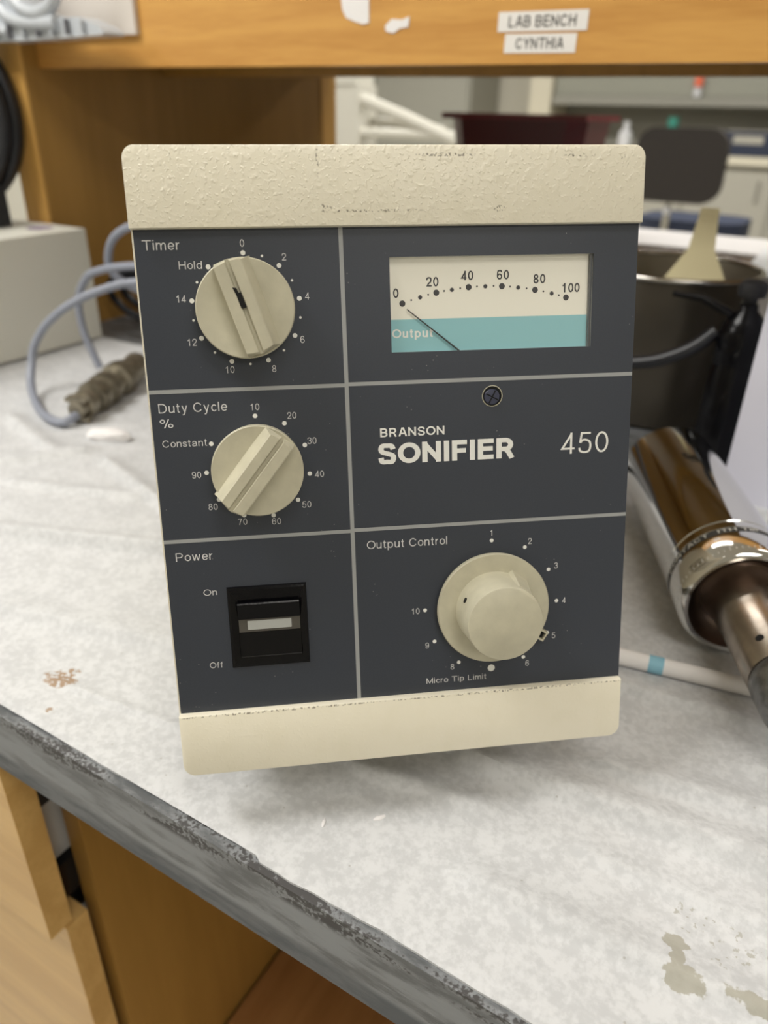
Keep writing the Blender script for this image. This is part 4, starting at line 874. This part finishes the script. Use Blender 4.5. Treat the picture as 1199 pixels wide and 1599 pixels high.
# ------------------------------------------------------------------ far side of the bench
tb = empty('red_tub', 'dark red open plastic tub on the far side of the bench', 'tub', (-.598, 1.56, BT))
def rect_tub(b0, b1, t0, t1, h):
    bm = bmesh.new(); R = []
    for (x, y, z) in ((b0, b1, 0), (t0, t1, h), (t0 - .004, t1 - .004, h), (b0 - .004, b1 - .004, .005)):
        c = .03; pts = [(x - c, -y), (x, -y + c), (x, y - c), (x - c, y), (-x + c, y), (-x, y - c), (-x, -y + c), (-x + c, -y)]
        R.append([bm.verts.new((p, q, z)) for p, q in pts])
    for a, b in zip(R, R[1:]):
        for k in range(8): bm.faces.new((a[k], a[(k + 1) % 8], b[(k + 1) % 8], b[k]))
    bm.faces.new(R[0][::-1]); bm.faces.new(R[-1]); return bm
finish(rect_tub(.095, .075, .135, .10, .288), 'tub_wall', M['red'], tb)
bm = bmesh.new(); 
for d in ((-.142, .142, -.107, -.100, .288, .298), (-.142, .142, .100, .107, .288, .298), (-.142, -.135, -.1, .1, .288, .298), (.135, .142, -.1, .1, .288, .298)): bx(bm, *d)
finish(bm, 'rim', M['redrim'], tb)
wtr = empty('paper_tray', 'white paper lined tray with tan rim on the far side of the bench', 'tray', (-.27, 1.60, BT))
box('tray_frame', M['brownledge'], (-.16, .19, -.10, .12, 0, .080), wtr, .002); box('white_paper', M['paper_bit'], (-.157, .187, -.097, .117, .0805, .0900), wtr, .002)
wbk = empty('foam_block', 'white foam block on the bench behind the steel pot', 'block', (-.02, 1.25, BT))
box('block', M['paper_bit'], (-.10, .17, -.09, .19, 0, .10), wbk, .004); box('lid_edge', M['white'], (-.102, .172, -.092, .192, .1002, .112), wbk, .003)

# stool
st = empty('lab_stool', 'dark brown backed lab stool with a navy seat beyond the bench', 'stool', (-.78, 4.1, 0), math.radians(-2))
bm = bmesh.new(); pts = []
def rrect(w_, h_, r_, n=6):
    out = []
    for cx, cy, a0 in ((w_ - r_, h_ - r_, 0), (-w_ + r_, h_ - r_, 90), (-w_ + r_, -h_ + r_, 180), (w_ - r_, -h_ + r_, 270)):
        for k in range(n + 1): a = math.radians(a0 + 90 * k / n); out.append((cx + r_ * math.cos(a), cy + r_ * math.sin(a)))
    return out
prism(bm, rrect(.205, .158, .085), -.025, .025, Matrix.Translation((-.005, -.10, .997)) @ Matrix.Rotation(PI / 2, 4, 'X')); finish(bm, 'backrest', M['brown'], st, True, .012)
box('back_post', M['steel'], (-.045, -.012, -.073, -.06, .62, 1.02), st, .004)
lathe('height_knob', M['white'], [(0, 0), (.018, 0), (.02, .006), (.016, .02), (0, .022)], Matrix.Translation((-.03, -.0735, .80)) @ Matrix.Rotation(PI / 2, 4, 'X'), st, 20)
bm = bmesh.new(); prism(bm, rrect(.25, .21, .12), .675, .755, Matrix.Translation((.06, .16, 0))); finish(bm, 'seat', M['navy'], st, True, .015)
box('seat_bracket', M['matblack'], (-.045, -.012, -.06, .25, .625, .664), st)
tube('gas_column', M['steel'], [(.06, .16, .10), (.06, .16, .66)], .028, st, 20)
for k in range(5):
    a = 2 * PI * k / 5; c, s_ = math.cos(a), math.sin(a)
    leg = tube('leg', M['matblack'], [(.06, .16, .11), (.06 + .29 * c, .16 + .29 * s_, .07)], [.022, .014], st, 10)
    lathe('caster', M['matblack'], [(0, -.012), (.026, -.012), (.028, 0), (.026, .012), (0, .012)], Matrix.Translation((.06 + .29 * c, .16 + .29 * s_, .0285)) @ Matrix.Rotation(a, 4, 'Z') @ Matrix.Rotation(PI / 2, 4, 'X'), leg, 20)

# far counter, hood and clutter
fc = empty('far_counter', 'beige cabinet run with a cream counter along the far wall', 'counter', (-1.2, 6.7, 0))
box('carcass', M['cabgrey'], (-1.82, 3.6, -.33, .39, .1, .90), fc)
for k in range(8): 
    d_ = box('door', M['cabgrey'], (-1.80 + k * .61, -1.22 + k * .61, -.352, -.331, .13, .87), fc, .003)
    box('handle', M['steel'], (-1.32 + k * .61, -1.305 + k * .61, -.372, -.3525, .66, .80), d_)
box('counter_top', M['counter'], (-1.82, 3.6, -.40, .39, .901, .955), fc, .004)
box('plinth', M['matblack'], (-1.82, 3.6, -.28, .37, 0, .1), fc)
fh = empty('fume_hood', 'dull grey fume hood with a large sash above the far counter', 'fume hood', (-.6, 6.85, .956))
box('left_column', M['counter'], (-1.98, -1.80, -.22, .24, 0, 1.5), fh, .004); box('right_column', M['counter'], (2.4, 2.6, -.22, .24, 0, 1.5), fh, .004)
box('sash_glass', M['hoodglass'], (-1.79, 2.39, -.16, -.15, .375, 1.3), fh)
box('sash_sill', M['hoodframe'], (-1.79, 2.39, -.20, -.1605, .31, .372), fh, .004); box('header', M['counter'], (-1.79, 2.39, -.22, .24, 1.31, 1.5), fh)
box('back_panel', M['hoodframe'], (-1.79, 2.39, .22, .24, 0, 1.3), fh)
def far_item(name, label, cat, x, y, parts):
    e = empty(name, label, cat, (x, y, .956))
    for nm, m, prof in parts: lathe(nm, M[m], prof, None, e, 28)
    return e
bot = lambda r, h: [(0, 0), (r, 0), (r, h * .68), (r * .4, h * .85), (r * .4, h), (0, h)]
far_item('reagent_bottle', 'green capped bottle on the far counter behind the stool', 'bottle', -1.38, 6.5, [('glass_body', 'greenglass', bot(.09, .21)), ('cap', 'greenglass', [(0, .21), (.04, .21), (.04, .235), (0, .235)])])
far_item('reagent_bottle', 'clear white bottle on the far counter, left of the green one', 'bottle', -1.72, 6.5, [('glass_body', 'white', bot(.05, .18)), ('cap', 'white', [(0, .18), (.024, .18), (.024, .2), (0, .2)])])
far_item('reagent_bottle', 'grey bottle on the far counter beside the red tub', 'bottle', -2.02, 6.52, [('glass_body', 'cabgrey', bot(.08, .20)), ('cap', 'matblack', [(0, .2), (.03, .2), (.03, .22), (0, .22)])])
be = empty('bench_balance', 'low black instrument on the far counter, right of the stool back', 'lab instrument', (-.72, 6.50, .956))
box('housing', M['navy'], (-.33, .40, -.12, .12, 0, .155), be, .01); box('display', M['cabgrey'], (-.2, .0, -.124, -.1205, .08, .13), be)
box('top_plate', M['steel'], (-.25, .3, -.09, .09, .1555, .165), be)
hc = empty('wash_bottle', 'small bottle with an orange cap hanging on the grey hood sash', 'bottle', (-1.28, 6.658, 1.3285))
lathe('bottle_body', M['white'], [(0, 0), (.028, 0), (.028, .055), (.012, .068), (0, .068)], None, hc, 20); lathe('cap', M['orange'], [(0, .068), (.03, .068), (.03, .125), (.012, .15), (0, .15)], None, hc, 20)
gw = empty('grey_cabinet', 'tall grey cabinet against the far wall behind the white pipe', 'cabinet', (-4.0, 6.7, 0))
box('carcass', M['wallgrey'], (-.9, .95, -.2, .38, 0, 2.2), gw, .004); box('door', M['wallgrey'], (-.88, .02, -.222, -.2005, .05, 2.15), gw, .003); box('door', M['wallgrey'], (.04, .93, -.222, -.2005, .05, 2.15), gw, .003)
# white stand with pipe seen beside the post
ws = empty('white_stand', 'white instrument column on a trolley beyond the wooden post', 'stand', (-1.72, 2.6, 0))
box('column', M['offwhite'], (-.085, .095, -.06, .06, .60, 1.275), ws, .008); box('cap', M['offwhite'], (-.09, .08, -.065, .065, 1.276, 1.31), ws, .008)
box('cabinet_base', M['counter'], (-.25, .5, -.25, .25, .05, .60), ws, .01); boxes('foot', M['matblack'], [(-.2, -.15, -.2, -.15, 0, .05), (.4, .45, -.2, -.15, 0, .05), (-.2, -.15, .15, .2, 0, .05), (.4, .45, .15, .2, 0, .05)], ws)
tube('diagonal_pipe', M['offwhite'], [(.08, -.03, 1.235), (.28, -.03, 1.175), (.50, -.03, 1.10)], .021, ws, 16); tube('lower_pipe', M['offwhite'], [(.08, -.03, 1.125), (.52, -.03, 1.125)], .016, ws, 16)
tube('inner_pipe', M['cabgrey'], [(.08, .03, 1.165), (.4, .03, 1.14)], .016, ws, 12)
